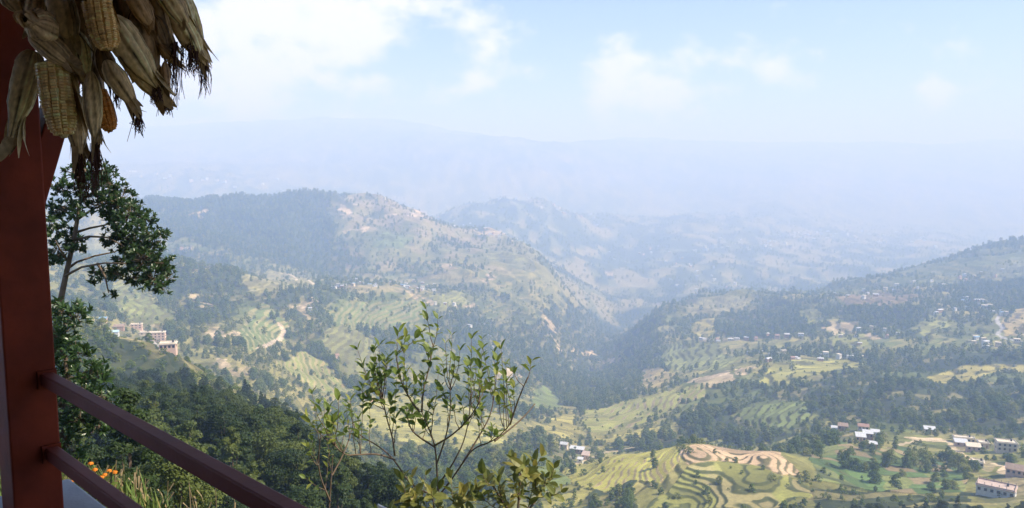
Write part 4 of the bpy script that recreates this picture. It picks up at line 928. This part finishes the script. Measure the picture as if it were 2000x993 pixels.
def ear(A, B, w, D, kind='husk', seed=0, dD=0.0, tail=None, sag=0.0, tone=None, tuft=0.0):
    rng = np.random.default_rng(seed)
    a = np.array(at(A[0], A[1], D)) - np.array(bunch_o); b = np.array(at(B[0], B[1], D + dD)) - np.array(bunch_o)
    R = w / 2 / F_PX * D * 1.02
    col = np.array(HUSKS[seed % 5] if tone is None else tone) * np.array([1.4, 1.3, 1.15])
    P = bez(a, b, (sag, 0, -abs(sag) * .3), 25); T, u, v = frame_along(P); K = 48
    t = np.linspace(0, 1, 25)
    if kind == 'husk': prof = np.interp(t, [0, .04, .14, .35, .6, .8, .92, 1], [.18, .45, .8, 1, .93, .62, .3, .10])
    elif kind == 'long': prof = np.interp(t, [0, .05, .15, .4, .62, .75, .88, 1], [.35, .7, .95, 1, .85, .55, .36, .25])
    else: prof = np.interp(t, [0, .04, .14, .35, .6, .8, .92, 1], [.3, .6, .8, .88, .84, .68, .5, .18])
    th = np.arange(K) * 2 * math.pi / K
    strips = rng.integers(5, 8)
    ph = rng.uniform(0, 6); saw = ((th[None, :] * strips / 6.2832 + .5 * t[:, None] + ph) % 1.0)
    ridge = 1 + .13 * (saw - .5) + .022 * rng.normal(size=(1, K)) + .012 * rng.normal(size=(25, K)) + .05 * np.sin(7 * t + ph)[:, None]
    flat = 1 - .12 * np.cos(2 * th)[None, :]
    rad = R * prof[:, None] * ridge * flat
    V = P[:, None] + rad[..., None] * (np.cos(th)[None, :, None] * u[:, None] + np.sin(th)[None, :, None] * v[:, None])
    F = [[i * K + j, i * K + (j + 1) % K, (i + 1) * K + (j + 1) % K, (i + 1) * K + j] for i in range(24) for j in range(K)]
    streak = 1 + .30 * rng.normal(size=(1, K)) + .12 * rng.normal(size=(25, K)) + .5 * (saw - .6) - .35 * np.clip(t - .75, 0, 1)[:, None]
    C_ = np.clip(col[None, None] * streak[..., None], .02, .7)
    if kind == 'cob':       # husk drawn back: a sleeve behind, open to the viewer
        C_ = C_ * .8
    e = mesh_np('maize_ear', V.reshape(-1, 3), F, M['husk'], bunch, True, C_.reshape(-1, 3))
    if kind == 'cob':
        rows_, per = 12, 24; kv = MB(); cols_ = []
        for i in range(per):
            f = .06 + .88 * i / (per - 1); k = f * 24; k0 = int(min(k, 23)); fr = k - k0
            c = P[k0] * (1 - fr) + P[k0 + 1] * fr; pr = np.interp(f, [0, .1, .6, .85, 1], [.92, 1.0, 1.0, .86, .42]) * R
            ln = np.linalg.norm(b - a) / per * .5
            for j in range(rows_):
                an = 2 * math.pi * j / rows_ + .015 * i + rng.normal() * .02
                o = math.cos(an) * u[k0] + math.sin(an) * v[k0]; s = -math.sin(an) * u[k0] + math.cos(an) * v[k0]
                hw = pr * math.pi / rows_ * .98; tt = T[k0]; pr2 = pr * (1 + .02 * rng.normal())
                base = [c + o * pr2 * .80 + s * hw * x + tt * ln * y for x, y in ((-1, -1), (1, -1), (1, 1), (-1, 1))]
                top = [c + o * pr2 * 1.10 + s * hw * .60 * x + tt * ln * .62 * y for x, y in ((-1, -1), (1, -1), (1, 1), (-1, 1))]
                kv.add(base + top, [[4, 5, 6, 7], [0, 1, 5, 4], [1, 2, 6, 5], [2, 3, 7, 6], [3, 0, 4, 7]])
                kc = np.array(tone) * np.array([1.75, 1.6, 1.35]) * (1 + .16 * rng.normal())
                cols_.append(np.repeat(kc[None], 8, 0))
        mesh_np('kernels', np.concatenate(kv.v), [np.concatenate(x) for x in kv.f.values()], M['kernel'], e, False, np.clip(np.concatenate(cols_), .03, .8))
    # loose husk blades at neck and tip
    def blade(p0, dirn, side, L, wd, curl, colr):
        n = 9; s = np.linspace(0, 1, n)[:, None]
        nrm = np.cross(dirn, side); c = p0 + dirn * L * s + nrm * curl * L * s ** 2
        ww = wd * (np.sin(np.pi * np.clip(s * .85 + .12, 0, 1)) ** .8)
        V = np.concatenate([c - side * ww, c + nrm * wd * .25 * (1 - s), c + side * ww])
        F = [[i, i + 1, n + i + 1, n + i] for i in range(n - 1)] + [[n + i, n + i + 1, 2 * n + i + 1, 2 * n + i] for i in range(n - 1)]
        cc = np.clip(np.array(colr) * (1 + .15 * rng.normal(size=(3 * n, 1))), .02, .7)
        mesh_np('husk_blade', V, F, M['husk'], e, True, cc)
    nb = 9 if kind != 'cob' else 5
    for i in range(nb):
        an = rng.uniform(0, 6.28) if kind != 'cob' else rng.uniform(.5, 2.6) + (math.pi if v[3][1] < 0 else 0); o = math.cos(an) * u[3] + math.sin(an) * v[3]; s = np.cross(T[3], o)
        if kind == 'cob': blade(P[1] + o * R * 1.0, T[8] + .10 * o, s, np.linalg.norm(b - a) * rng.uniform(.55, 1.02), R * .5, rng.uniform(-.08, .08), col)
        else:
            kk = 17; o = math.cos(an) * u[kk] + math.sin(an) * v[kk]; s = np.cross(T[kk], o)
            blade(P[kk] + o * R * .55, T[20] + rng.uniform(-.3, .18) * o, s, np.linalg.norm(b - a) * rng.uniform(.25, .52), R * rng.uniform(.2, .42), rng.uniform(-.45, .35), col * rng.uniform(.55, 1.15))
    if tail is not None:
        q = np.array(at(tail[0], tail[1], D + dD)) - np.array(bunch_o); d = q - b; L = np.linalg.norm(d); d /= L
        for k in range(3):
            s = np.cross(d, np.array([0, 1, .3 * k])); s /= np.linalg.norm(s); blade(b - d * .02 + .003 * rng.normal(size=3), d, s, L * rng.uniform(.8, 1.05), R * .45, rng.uniform(-.1, .1), col * .9)
    if tuft:
        sl = MB()
        for k in range(26):
            p0 = b + rng.normal(size=3) * R * .16; L = tuft * rng.uniform(.45, 1.0)
            dr = np.array([rng.normal() * .10, rng.normal() * .10, -1.0]); mid = p0 + dr * L * .5 + rng.normal(size=3) * .006
            sl.tube([p0, mid, p0 + dr * L + rng.normal(size=3) * .006], [.0016, .0013, .0007], 3, False)
        tag(sl.build('silk', M['silk'], e), kind='stuff')
    return e
PALEH = (.43, .36, .23)
ear((66, 100), (22, 268), 52, 2.42, 'long', 3, -.02, tail=(-4, 325), tone=PALEH)
ear((98, 118), (126, 270), 52, 2.34, 'cob', 1, 0, tone=(.50, .36, .19))
ear((60, 58), (148, 134), 50, 2.30, 'husk', 2, .03, tone=(.33, .25, .15))
ear((112, -25), (140, 92), 56, 2.36, 'husk', 9, .02, tone=(.27, .20, .12))
ear((186, 0), (214, 100), 48, 2.28, 'cob', 6, 0, tone=(.45, .31, .15))
ear((214, 30), (306, 172), 62, 2.32, 'husk', 3, .05, tone=(.42, .33, .19), tuft=.05)
ear((206, 118), (268, 216), 40, 2.30, 'husk', 12, .03, tone=(.36, .27, .15), tuft=.085)
ear((188, 175), (217, 258), 32, 2.38, 'cob', 21, 0, tone=(.36, .17, .05))
ear((178, 140), (186, 282), 34, 2.33, 'husk', 5, 0, tone=(.38, .30, .18), tuft=.17)
ear((140, 175), (156, 305), 46, 2.42, 'husk', 8, .02, tone=(.33, .25, .15), tuft=.15)
ear((240, 105), (324, 200), 44, 2.36, 'husk', 14, .05, tone=(.38, .29, .16), tuft=.03)
ear((262, 20), (304, 160), 52, 2.42, 'husk', 15, .06, tone=(.22, .15, .09), tuft=.10)
ear((336, 10), (396, 122), 46, 2.44, 'husk', 18, .08, tone=(.43, .33, .19), tuft=.11)
ear((352, -30), (400, 112), 30, 2.50, 'husk', 13, .05, tone=(.46, .35, .19), tuft=.05)
ear((312, 88), (352, 130), 20, 2.44, 'husk', 20, .05, tone=(.30, .20, .12))
ear((290, -30), (330, 100), 50, 2.50, 'husk', 22, .08, tone=(.28, .20, .12), tuft=.15)
ear((230, -40), (266, 100), 54, 2.46, 'husk', 24, .08, tone=(.20, .14, .09))
ear((40, -40), (110, 80), 56, 2.46, 'husk', 25, .05, tone=(.22, .16, .10))
ear((150, -30), (176, 130), 58, 2.44, 'husk', 26, .05, tone=(.24, .17, .10))
ear((300, -50), (370, 60), 48, 2.40, 'husk', 27, .06, tone=(.36, .27, .16), tuft=.1)
ear((150, 90), (200, 200), 46, 2.46, 'husk', 28, .06, tone=(.20, .14, .09))
ear((200, -60), (190, 70), 44, 2.30, 'husk', 29, .02, tone=(.30, .22, .13))
ear((128, 30), (106, 150), 46, 2.44, 'husk', 30, .02, tone=(.25, .18, .11))
ear((322, 120), (326, 205), 18, 2.40, 'husk', 31, .02, tone=(.26, .17, .10), tuft=.03)
for k_, (A_, B_, w_, D_) in enumerate([((95, 40), (130, 130), 40, 2.40), ((150, 60), (168, 160), 38, 2.40), ((230, 60), (262, 150), 36, 2.40), ((170, -20), (232, 70), 40, 2.38), ((250, -30), (300, 60), 42, 2.36),
        ((80, -30), (70, 60), 44, 2.40), ((300, 30), (330, 110), 34, 2.44), ((270, 80), (300, 176), 30, 2.42), ((10, -40), (44, 30), 50, 2.42), ((196, 90), (226, 180), 36, 2.44), ((120, 120), (150, 220), 36, 2.46), ((340, -40), (378, 60), 36, 2.46)]):
    ear(A_, B_, w_, D_, 'husk', 40 + k_, .04, tone=HUSKS[(k_ * 2 + 1) % 5] if k_ % 3 else (.20, .14, .085), tuft=.05 if k_ % 4 == 1 else 0)
# the cut butt of an ear turned to the viewer
ear((100, 60), (48, 36), 58, 2.32, 'long', 32, -.10, tone=(.38, .28, .18))
sl = MB(); rng_ = np.random.default_rng(5)
for (x, y0, y1, n) in [(342, 82, 235, 10), (372, 95, 165, 22), (384, 100, 150, 16), (338, 85, 130, 18), (270, 212, 262, 20), (150, 300, 390, 16), (184, 280, 392, 18), (322, 195, 212, 8), (243, 160, 180, 6), (356, 90, 200, 5)]:
    for k in range(n):
        x0 = x + rng_.normal() * 3; D0 = 2.44 + rng_.normal() * .02; ye = y0 + (y1 - y0) * rng_.uniform(.5, 1)
        pts = [np.array(at(x0 + rng_.normal() * 1.6 * i + (0 if i else 0), y0 + (ye - y0) * i / 4, D0)) - np.array(bunch_o) for i in range(5)]
        sl.tube(pts, [.0016, .0014, .0013, .0012, .0007], 3, False)
tag(sl.build('silk', M['silk'], bunch), kind='stuff')

# ------------------------------------------------------------------ leafy plants close to the porch
LEAF_V = np.array([(0, 0, 0), (-.20, .22, .05), (-.27, .5, .07), (-.17, .8, .02), (0, 1, -.10), (.17, .8, .02), (.27, .5, .07), (.20, .22, .05), (0, .25, 0), (0, .55, .0), (0, .82, -.03)])
LEAF_F = np.array([(0, 8, 1, 1), (1, 8, 9, 2), (2, 9, 10, 3), (3, 10, 4, 4), (0, 7, 8, 8), (7, 6, 9, 8), (6, 5, 10, 9), (5, 4, 10, 10)])
LT = np.array([(0, 8, 1), (3, 10, 4), (0, 7, 8), (5, 4, 10)]); LQ = np.array([(1, 8, 9, 2), (2, 9, 10, 3), (7, 6, 9, 8), (6, 5, 10, 9)])
def leaves_np(pos, dirn, nrm, L, w):
    n = len(pos); dirn = dirn / (np.linalg.norm(dirn, axis=1)[:, None] + 1e-9)
    sd = np.cross(dirn, nrm); sd /= np.linalg.norm(sd, axis=1)[:, None] + 1e-9; nn = np.cross(sd, dirn)
    V = pos[:, None] + LEAF_V[None, :, 0:1] * sd[:, None] * (L * w)[:, None, None] + LEAF_V[None, :, 1:2] * dirn[:, None] * L[:, None, None] + LEAF_V[None, :, 2:3] * nn[:, None] * L[:, None, None]
    off = (np.arange(n) * 11)[:, None, None]
    return V.reshape(-1, 3), (LT[None] + off).reshape(-1, 3), (LQ[None] + off).reshape(-1, 4)
M['leaf_dark'] = leaf_mat('glossy_dark_leaf', [(.028, .058, .018), (.05, .095, .024), (.09, .14, .034)], .35, .35, .5, 1.4)
M['leaf_shrub'] = leaf_mat('shrub_leaf', [(.09, .145, .03), (.18, .235, .045), (.32, .32, .07)], .45, .45, .4, 3)
M['leaf_yellow'] = leaf_mat('yellowish_shrub_leaf', [(.09, .12, .025), (.17, .18, .04), (.30, .25, .06)], .35, .5, .4, 3)
M['twig'] = plain('grey_brown_twig', (.13, .095, .065), .85, .3, 12, .2)
def leaf_tree(name, label, D, trunk, limbs, blobs, leaf_len, per, area, seed, mat, tr=.05, depth=1.0):
    rng = np.random.default_rng(seed)
    base = np.array(at(*trunk[0], D)); t = thing(name, tuple(base), label, 'tree')
    px2m = D / F_PX
    tb = MB(); n = len(trunk)
    tb.tube([np.array(at(x, y, D)) - base for x, y in trunk], np.linspace(tr, tr * .35, n), 8)
    for path in limbs:
        dd = rng.normal() * .5 * depth
        tb.tube([np.array(at(x, y, D + dd * i / (len(path) - 1))) - base for i, (x, y) in enumerate(path)], np.linspace(tr * .42, tr * .14, len(path)), 5)
    PS, DS, NS, LS = [], [], [], []
    for (bx, by, br) in blobs:
        c = np.array(at(bx, by, D + rng.normal() * .35 * depth)) - base; R = br * px2m
        m = max(3, int(area * br * br))
        for k in range(m):
            d = rand_dirs(1, rng)[0]; d[1] *= 1.1; rr = R * rng.uniform(.25, 1.0) ** .6
            q = c + d * rr * np.array([1, 1.1, .9]); ax = d * .7 + np.array([0, 0, .65]) + .3 * rng.normal(size=3); ax /= np.linalg.norm(ax)
            tb.tube([c + (q - c) * .1, (c + q) / 2 + np.array([0, 0, -.04]), q], [tr * .12, tr * .09, tr * .05], 3, False)
            s1 = np.cross(ax, rand_dirs(1, rng)[0]); s1 /= np.linalg.norm(s1); s2 = np.cross(ax, s1)
            for j in range(per):
                an = j * 2.4 + rng.uniform(-.3, .3); tilt = rng.uniform(.5, 1.25)
                o = math.cos(an) * s1 + math.sin(an) * s2
                PS.append(q - ax * rng.uniform(0, .35) * leaf_len); DS.append(ax * math.cos(tilt) + o * math.sin(tilt)); NS.append(ax * math.sin(tilt) - o * math.cos(tilt)); LS.append(leaf_len * rng.uniform(.65, 1.2))
    tb.build('trunk', M['twig'], t, True)
    V, T3, Q4 = leaves_np(np.array(PS), np.array(DS), np.array(NS), np.array(LS), np.full(len(LS), .66))
    mesh_np('crown', V, [T3, Q4], mat, t)
    return t
leaf_tree('slender_tree', 'slender tree with glossy dark leaves rising beside the porch post', 17.,
    [(104, 690), (112, 620), (124, 560), (136, 505), (146, 460), (154, 410), (160, 365), (166, 330)],
    [[(128, 528), (150, 512), (185, 500), (225, 492), (262, 470)], [(126, 540), (160, 522), (205, 514), (245, 515)], [(146, 455), (175, 446), (205, 440), (235, 430)], [(142, 470), (175, 462), (210, 464), (240, 480)],
     [(150, 430), (180, 410), (215, 395), (245, 385)], [(160, 365), (150, 345), (140, 330)], [(132, 510), (118, 490), (108, 470)], [(150, 430), (130, 415), (112, 405)], [(190, 515), (205, 540), (212, 572)]],
    [(150, 335, 30), (195, 338, 30), (120, 365, 26), (175, 365, 34), (215, 362, 26), (235, 390, 36), (195, 400, 30), (118, 405, 28), (255, 420, 34), (285, 428, 20), (222, 430, 26),
     (150, 412, 20), (108, 445, 24), (128, 455, 16), (150, 470, 18), (112, 488, 26), (235, 465, 30), (268, 472, 36), (300, 462, 24), (320, 455, 12), (205, 470, 14), (285, 505, 40), (250, 505, 32),
     (310, 515, 30), (325, 540, 20), (300, 545, 30), (265, 540, 26), (318, 565, 16), (212, 535, 22), (188, 530, 14), (182, 547, 8), (232, 535, 18), (215, 575, 10), (158, 485, 14), (108, 505, 18)],
    .115, 11, .044, 3, M['leaf_dark'], .075)
leaf_tree('leafy_tree', 'dense leafy tree filling the corner behind the porch post and upper rail', 13.,
    [(120, 930), (126, 840), (130, 760), (128, 690), (126, 630)], [[(130, 760), (160, 740), (190, 725)], [(128, 700), (110, 670), (104, 640)], [(130, 800), (165, 790), (200, 780)]],
    [(120, 605, 30), (145, 620, 30), (120, 650, 36), (112, 690, 32), (150, 690, 30), (175, 725, 32), (135, 735, 40), (195, 735, 20), (160, 770, 40), (120, 790, 40), (200, 775, 28), (155, 820, 36), (115, 850, 40), (190, 830, 30), (140, 880, 34)],
    .13, 9, .024, 5, M['leaf_dark'], .06)

# the open shrub in front of the valley: stems, and every leaf a piece of its own
def q4(x, y): return (560 + x / 2.464, 590 + y / 2.464)
leaf_me = {}
def leaf_mesh(mat):
    if mat.name not in leaf_me:
        o = mesh_np('leaf', LEAF_V, [LT, LQ], mat); COL.objects.unlink(o); leaf_me[mat.name] = o.data
    return leaf_me[mat.name]
def shrub(name, label, D, limbs, tips, r0, leaf_len, per, seed, mat, spread=.5, bare=.55, wratio=.95):
    rng = np.random.default_rng(seed)
    base = np.array(at(*limbs[0][0], D)); base[2] -= .9
    t = thing(name, tuple(base), label, 'shrub')
    st = MB(); nodes = []
    for k, path in enumerate(limbs):
        dd = 0 if k == 0 else rng.uniform(-1, 1) * spread
        P = [np.array(at(x, y, D + dd * i / max(1, len(path) - 1))) - base for i, (x, y) in enumerate(path)]
        if k == 0: P = [np.array([0, 0, -.3])] + P
        # smooth the limb
        for _ in range(2):
            Q = [P[0]]
            for a, b in zip(P[:-1], P[1:]): Q += [a * .75 + b * .25, a * .25 + b * .75]
            P = Q + [P[-1]]
        st.tube(P, np.linspace(r0 if k == 0 else r0 * .7, r0 * .26, len(P)), 6)
        nodes += [(p, dd * i / len(P)) for i, p in enumerate(P) if i > len(P) * (.45 if k == 0 else .2)]
    NP = np.array([p for p, _ in nodes]); pos, dirs, nrms = [], [], []
    for (x, y) in tips:
        best = None
        e = np.array(at(x, y, D)) - base
        d = NP - e; hor = np.hypot(d[:, 0], d[:, 1] * .3); drop = -d[:, 2]
        cost = hor * 1.0 + np.where(drop < .12, 5, 0) + drop * .35 + rng.uniform(0, .12, len(NP))
        k = int(np.argmin(cost)); s = NP[k]; e[1] = s[1] + rng.normal() * .12
        mid = np.array([s[0] * .3 + e[0] * .7, (s[1] + e[1]) / 2, s[2] * .62 + e[2] * .38])
        tt = np.linspace(0, 1, 9)[:, None]; P = s * (1 - tt) ** 2 + 2 * mid * tt * (1 - tt) + e * tt ** 2 + np.cumsum(rng.normal(size=(9, 3)) * .004, 0)
        st.tube(P, np.linspace(r0 * .30, r0 * .12, 9), 5)
        for j in range(per):
            f = bare + (1 - bare) * (j + 1) / per if j < per - 2 else 1.0
            f = min(1, f); i = min(7, int(f * 8)); q = P[i] * (1 - (f * 8 - i)) + P[i + 1] * (f * 8 - i)
            ax = P[8] - P[5]; ax /= np.linalg.norm(ax); an = j * 2.4 + rng.uniform(-.5, .5)
            s1 = np.cross(ax, np.array([0, 1, 0.1])); s1 /= np.linalg.norm(s1); s2 = np.cross(ax, s1); o = math.cos(an) * s1 + math.sin(an) * s2
            tilt = rng.uniform(.35, .9) if j >= per - 3 else rng.uniform(.75, 1.7)
            pos.append(q); dirs.append(ax * math.cos(tilt) + o * math.sin(tilt)); nrms.append(ax * math.sin(tilt) - o * math.cos(tilt))
    st.build('stem', M['twig'], t, True)
    me = leaf_mesh(mat)
    if len(pos) > 290:
        a_, b_, c_ = (np.array(x[290:]) for x in (pos, dirs, nrms)); Vl, T3, Q4 = leaves_np(a_, b_, c_, leaf_len * rng.uniform(.6, 1.2, len(a_)), np.full(len(a_), wratio))
        tag(mesh_np('foliage', Vl, [T3, Q4], mat, t), kind='stuff')
    for p, d, n in list(zip(pos, dirs, nrms))[:290]:
        d = d / np.linalg.norm(d); s = np.cross(d, n); s /= np.linalg.norm(s); n = np.cross(s, d); L = leaf_len * rng.uniform(.6, 1.25)
        w = L * wratio * rng.uniform(.8, 1.1)
        o = link('leaf', me, t)
        o.matrix_local = Matrix(((s[0] * w, d[0] * L, n[0] * L, p[0]), (s[1] * w, d[1] * L, n[1] * L, p[1]), (s[2] * w, d[2] * L, n[2] * L, p[2]), (0, 0, 0, 1)))
    return t
limbs = [[q4(740, 1000), q4(728, 900), q4(722, 800), q4(715, 690), q4(680, 600), q4(650, 530)],
         [q4(650, 530), q4(655, 430), q4(690, 300), q4(705, 200)],
         [q4(640, 530), q4(600, 480), q4(545, 380), q4(525, 250)],
         [q4(735, 940), q4(600, 890), q4(520, 760), q4(440, 690), q4(340, 640), q4(312, 560)],
         [q4(520, 760), q4(440, 730), q4(340, 735), q4(280, 740), q4(220, 680)],
         [q4(520, 740), q4(510, 650), q4(480, 560), q4(460, 450)],
         [q4(735, 930), q4(790, 860), q4(850, 770), q4(900, 700), q4(1000, 670), q4(1075, 590)],
         [q4(850, 770), q4(930, 640), q4(985, 540), q4(1000, 430)],
         [q4(715, 690), q4(800, 640), q4(880, 560), q4(930, 480)],
         [q4(715, 700), q4(620, 640), q4(590, 600), q4(575, 500)],
         [q4(722, 780), q4(770, 640), q4(790, 520), q4(785, 400)],
         [q4(1000, 670), q4(1090, 600), q4(1150, 545), q4(1195, 490)],
         [q4(730, 880), q4(800, 780), q4(860, 660), q4(885, 500)],
         [q4(1075, 590), q4(1110, 480), q4(1160, 360)]]
tips = [q4(*p) for p in [(190, 380), (205, 450), (250, 455), (155, 500), (230, 560), (312, 390), (400, 365), (430, 425), (470, 300), (380, 460), (350, 440), (525, 165), (575, 160), (612, 160), (665, 70), (715, 110), (760, 210), (780, 180),
        (640, 200), (690, 260), (820, 270), (885, 175), (890, 285), (940, 210), (1030, 225), (1010, 310), (1080, 300), (1050, 330), (1185, 285), (1090, 405), (1045, 450), (980, 440), (930, 440), (845, 460), (740, 400), (620, 380), (560, 330), (700, 360),
        (860, 330), (970, 350), (500, 400), (455, 350), (300, 470), (270, 520)]]
rx = np.random.default_rng(77)
tips += [q4(a, b) for a, b in zip(rx.uniform(300, 1090, 60), rx.uniform(220, 600, 60))]
shrub('open_shrub', 'open many-stemmed shrub with sparse green leaves growing beyond the railing', 6.4, limbs, tips, .013, .090, 6, 4, M['leaf_shrub'], .5, .45)
def bush_tips(x0, x1, y0, y1, n, seed):
    rng = np.random.default_rng(seed); return [(rng.uniform(x0, x1), rng.uniform(y0, y1)) for _ in range(n)]
shrub('leafy_shrub', 'yellowish leafy shrub at the foot of the open many-stemmed shrub, beside the valley farm', 5.6, [[(1010, 1040), (1012, 990), (1015, 950), (1018, 920)], [(1012, 1020), (980, 980), (965, 950)], [(1012, 1020), (1050, 975), (1065, 945)]],
      [(950, 905), (1000, 900), (1022, 888), (1035, 905), (1062, 900), (975, 925), (1045, 930), (1085, 930), (1000, 935), (960, 950), (1025, 950), (1070, 955), (1095, 965), (940, 960), (990, 968), (1045, 970)], .016, .105, 9, 8, M['leaf_yellow'], .4, .1)
shrub('leafy_shrub', 'low yellow-green shrub crowding the base of the open many-stemmed shrub', 5.9, [[(850, 1050), (850, 1010), (845, 970)], [(850, 1030), (800, 990), (790, 970)], [(850, 1030), (905, 985), (915, 960)]],
      [(780, 955), (800, 940), (825, 950), (850, 945), (880, 935), (905, 945), (930, 930), (770, 975), (815, 970), (860, 970), (900, 970), (835, 985), (935, 975), (745, 985), (790, 990)], .014, .11, 8, 9, M['leaf_yellow'], .4, .1)
shrub('leafy_shrub', 'half-bare shrub left of the open shrub with a drooping yellow leaf', 7.2, [[(640, 1040), (645, 960), (650, 890)], [(645, 980), (620, 920), (625, 860)], [(648, 930), (675, 880), (690, 830)]],
      [(625, 800), (640, 790), (612, 850), (655, 820), (600, 870), (640, 850), (670, 800), (635, 900), (610, 915)], .014, .082, 7, 12, M['leaf_shrub'], .4, .2)
# weathered board end sticking up out of the shrubs
bd = at(706, 990, 6.8)
o = bevel(MB().box((0, 0, -.35), (.10, .03, .8), Matrix.Rotation(.5, 3, 'Y')).build('board', plain('weathered_grey_board', (.42, .40, .38), .85, .25, 9)), .004)
o.location = bd; tag(o, 'weathered grey board end poking up between the shrubs', 'board')

# ------------------------------------------------------------------ grass, marigolds and dry stalks on the bank
def bank(px, py, dmin=3.5):
    p = hit(px, py, dmin, 300.); return np.array([p[0], p[1], float(ground(p[0], p[1]))])
rng = np.random.default_rng(21)
n = 26000
gy = np.exp(rng.uniform(math.log(3.6), math.log(30), n)); gx = gy * rng.uniform(-.8, .25, n)
gz = ground(gx, gy); L = rng.uniform(.15, .55, n) * np.clip(.6 + fbm(gx, gy, 2.5, 2, 9), .25, 1.3)
an = rng.uniform(0, 6.28, n); w = .008 + .010 * rng.uniform(size=n); lean = rng.uniform(.1, .6, n)
ca_, sa_ = np.cos(an), np.sin(an); la = rng.uniform(0, 6.28, n)
B0 = np.stack([gx - ca_ * w, gy - sa_ * w, gz - .03], 1); B1 = np.stack([gx + ca_ * w, gy + sa_ * w, gz - .03], 1)
Mi1 = np.stack([gx + ca_ * w * .8 + np.cos(la) * lean * L * .3, gy + sa_ * w * .8 + np.sin(la) * lean * L * .3, gz + L * .6], 1); Mi0 = Mi1 - np.stack([ca_ * w * 1.6, sa_ * w * 1.6, 0 * w], 1)
Tp = np.stack([gx + np.cos(la) * lean * L, gy + np.sin(la) * lean * L, gz + L * .95], 1)
V = np.stack([B0, B1, Mi1, Mi0, Tp], 1).reshape(-1, 3); k = np.arange(n)[:, None] * 5
gc = np.where(rng.uniform(size=(n, 1)) < .15, np.array((.20, .17, .06)), np.array((.085, .125, .03))) * rng.uniform(.7, 1.3, (n, 1))
M['grass'] = attr_mat('grass_blade', 3, .15, .7)
tag(mesh_np('grass', V, [k + np.array([0, 1, 2, 3]), k + np.array([3, 2, 4])], M['grass'], None, False, np.repeat(gc, 5, 0)), 'weedy green grass on the bank below the railing', 'grass', kind='stuff')
M['marigold'] = plain('orange_marigold', (.62, .20, .02), .7, .25, 20, .2)
M['stalk'] = plain('dry_stalk', (.20, .155, .085), .9, .3, 12, .1)
for i, (px, py, h) in enumerate([(128, 965, .5), (150, 955, .55), (168, 985, .55), (185, 975, .5), (140, 990, .5), (205, 990, .45)]):
    b = bank(px, 1004 + 6 * i % 17); h *= .72; t = thing('marigold_plant', tuple(b), 'orange marigold plant flowering on the bank behind the porch post', 'marigold', 'marigolds behind the porch post')
    st = MB(); pos, dr, nm = [], [], []
    heads = []
    for k in range(16):
        a, r = rng.uniform(0, 6.28), rng.uniform(.02, .26); tp = np.array([r * math.cos(a), r * math.sin(a), h * rng.uniform(.55, 1.1)])
        st.tube([(0, 0, -.05), tp * np.array([.5, .5, .6]), tp], [.006, .005, .003], 4, False); heads.append(tp)
        for j in range(7):
            f = rng.uniform(.25, .95); pos.append(tp * f); d = rand_dirs(1, rng)[0]; d[2] = abs(d[2]) * .5; dr.append(d); nm.append(np.array([0, 0, 1.]) + .4 * rng.normal(size=3))
    st.build('stem', M['twig'], t)
    Vl, T3, Q4 = leaves_np(np.array(pos), np.array(dr), np.array(nm), np.full(len(pos), .07), np.full(len(pos), .7)); mesh_np('foliage', Vl, [T3, Q4], M['leaf_shrub'], t)
    for tp in heads[:9]:
        d = rand_dirs(46, rng); d[:, 2] = np.abs(d[:, 2]); Vq, Fq = quads_at(tp + d * .021 * np.array([1, 1, .7]), d, .020, rng); mesh_np('flower', Vq, Fq, M['marigold'], t)
for i, (px, py, h) in enumerate([(222, 960, .9), (240, 965, 1.1), (262, 958, 1.3), (277, 962, 1.5), (280, 970, 1.3), (322, 985, 1.2), (370, 985, 1.0), (385, 990, 1.1), (300, 975, .8), (420, 990, .9), (455, 992, .8)]):
    D_ = 9.0 + .25 * i; x_ = float(tanaz(px, 930)) * D_; b = np.array([x_, D_, float(ground(x_, D_))]); h = max(.5, float(slope_of(990 - 45 * h)) * D_ - b[2]); t = thing('dry_stalk', tuple(b), 'dry straw-coloured maize stalk standing on the bank below the rails', 'stalk', 'dry stalks on the bank')
    lx, ly = rng.normal() * .08, rng.normal() * .08
    MB().tube([(0, 0, -.1), (lx * .3, ly * .3, h * .5), (lx, ly, h)], [.009, .008, .004], 6).build('stem', M['stalk'], t)
    for k in range(3):
        z = h * (.35 + .2 * k); a = rng.uniform(0, 6.28); c, s = math.cos(a), math.sin(a); q = np.array([lx * z / h, ly * z / h, z]); Lb = rng.uniform(.12, .25)
        pts = [q, q + np.array([c * .1, s * .1, .10]), q + np.array([c * .16, s * .16, .02]), q + np.array([c * .19, s * .19, -Lb * .6])]
        sdv = np.array([-s, c, 0]) * .011; V = np.concatenate([[p - sdv * f, p + sdv * f] for p, f in zip(pts, (1, 1.2, .9, .2))])
        mesh_np('leaf', V, [[0, 1, 3, 2], [2, 3, 5, 4], [4, 5, 7, 6]], M['stalk'], t)

# ------------------------------------------------------------------ haze over the valley
hz = MB().box((0, (17400 - 2600) / 2, (HAZE_TOP - 900) / 2), (40000, 20000, HAZE_TOP + 900)).build('haze', None)
hm = bpy.data.materials.new('haze_air'); hm.use_nodes = True
ht = hm.node_tree; ht.nodes.clear()
pv = nd(ht, 'ShaderNodeVolumePrincipled'); pv.inputs['Color'].default_value = (.44, .62, 1.0, 1)
pv.inputs['Density'].default_value = HAZE_DENSITY; pv.inputs['Anisotropy'].default_value = .0
pv.inputs['Absorption Color'].default_value = (.50, .38, 1, 1)
ho = nd(ht, 'ShaderNodeOutputMaterial'); ht.links.new(pv.outputs[0], ho.inputs['Volume'])
hz.data.materials.append(hm)
tag(hz, 'pale blue haze filling the whole valley air', 'haze', kind='stuff')
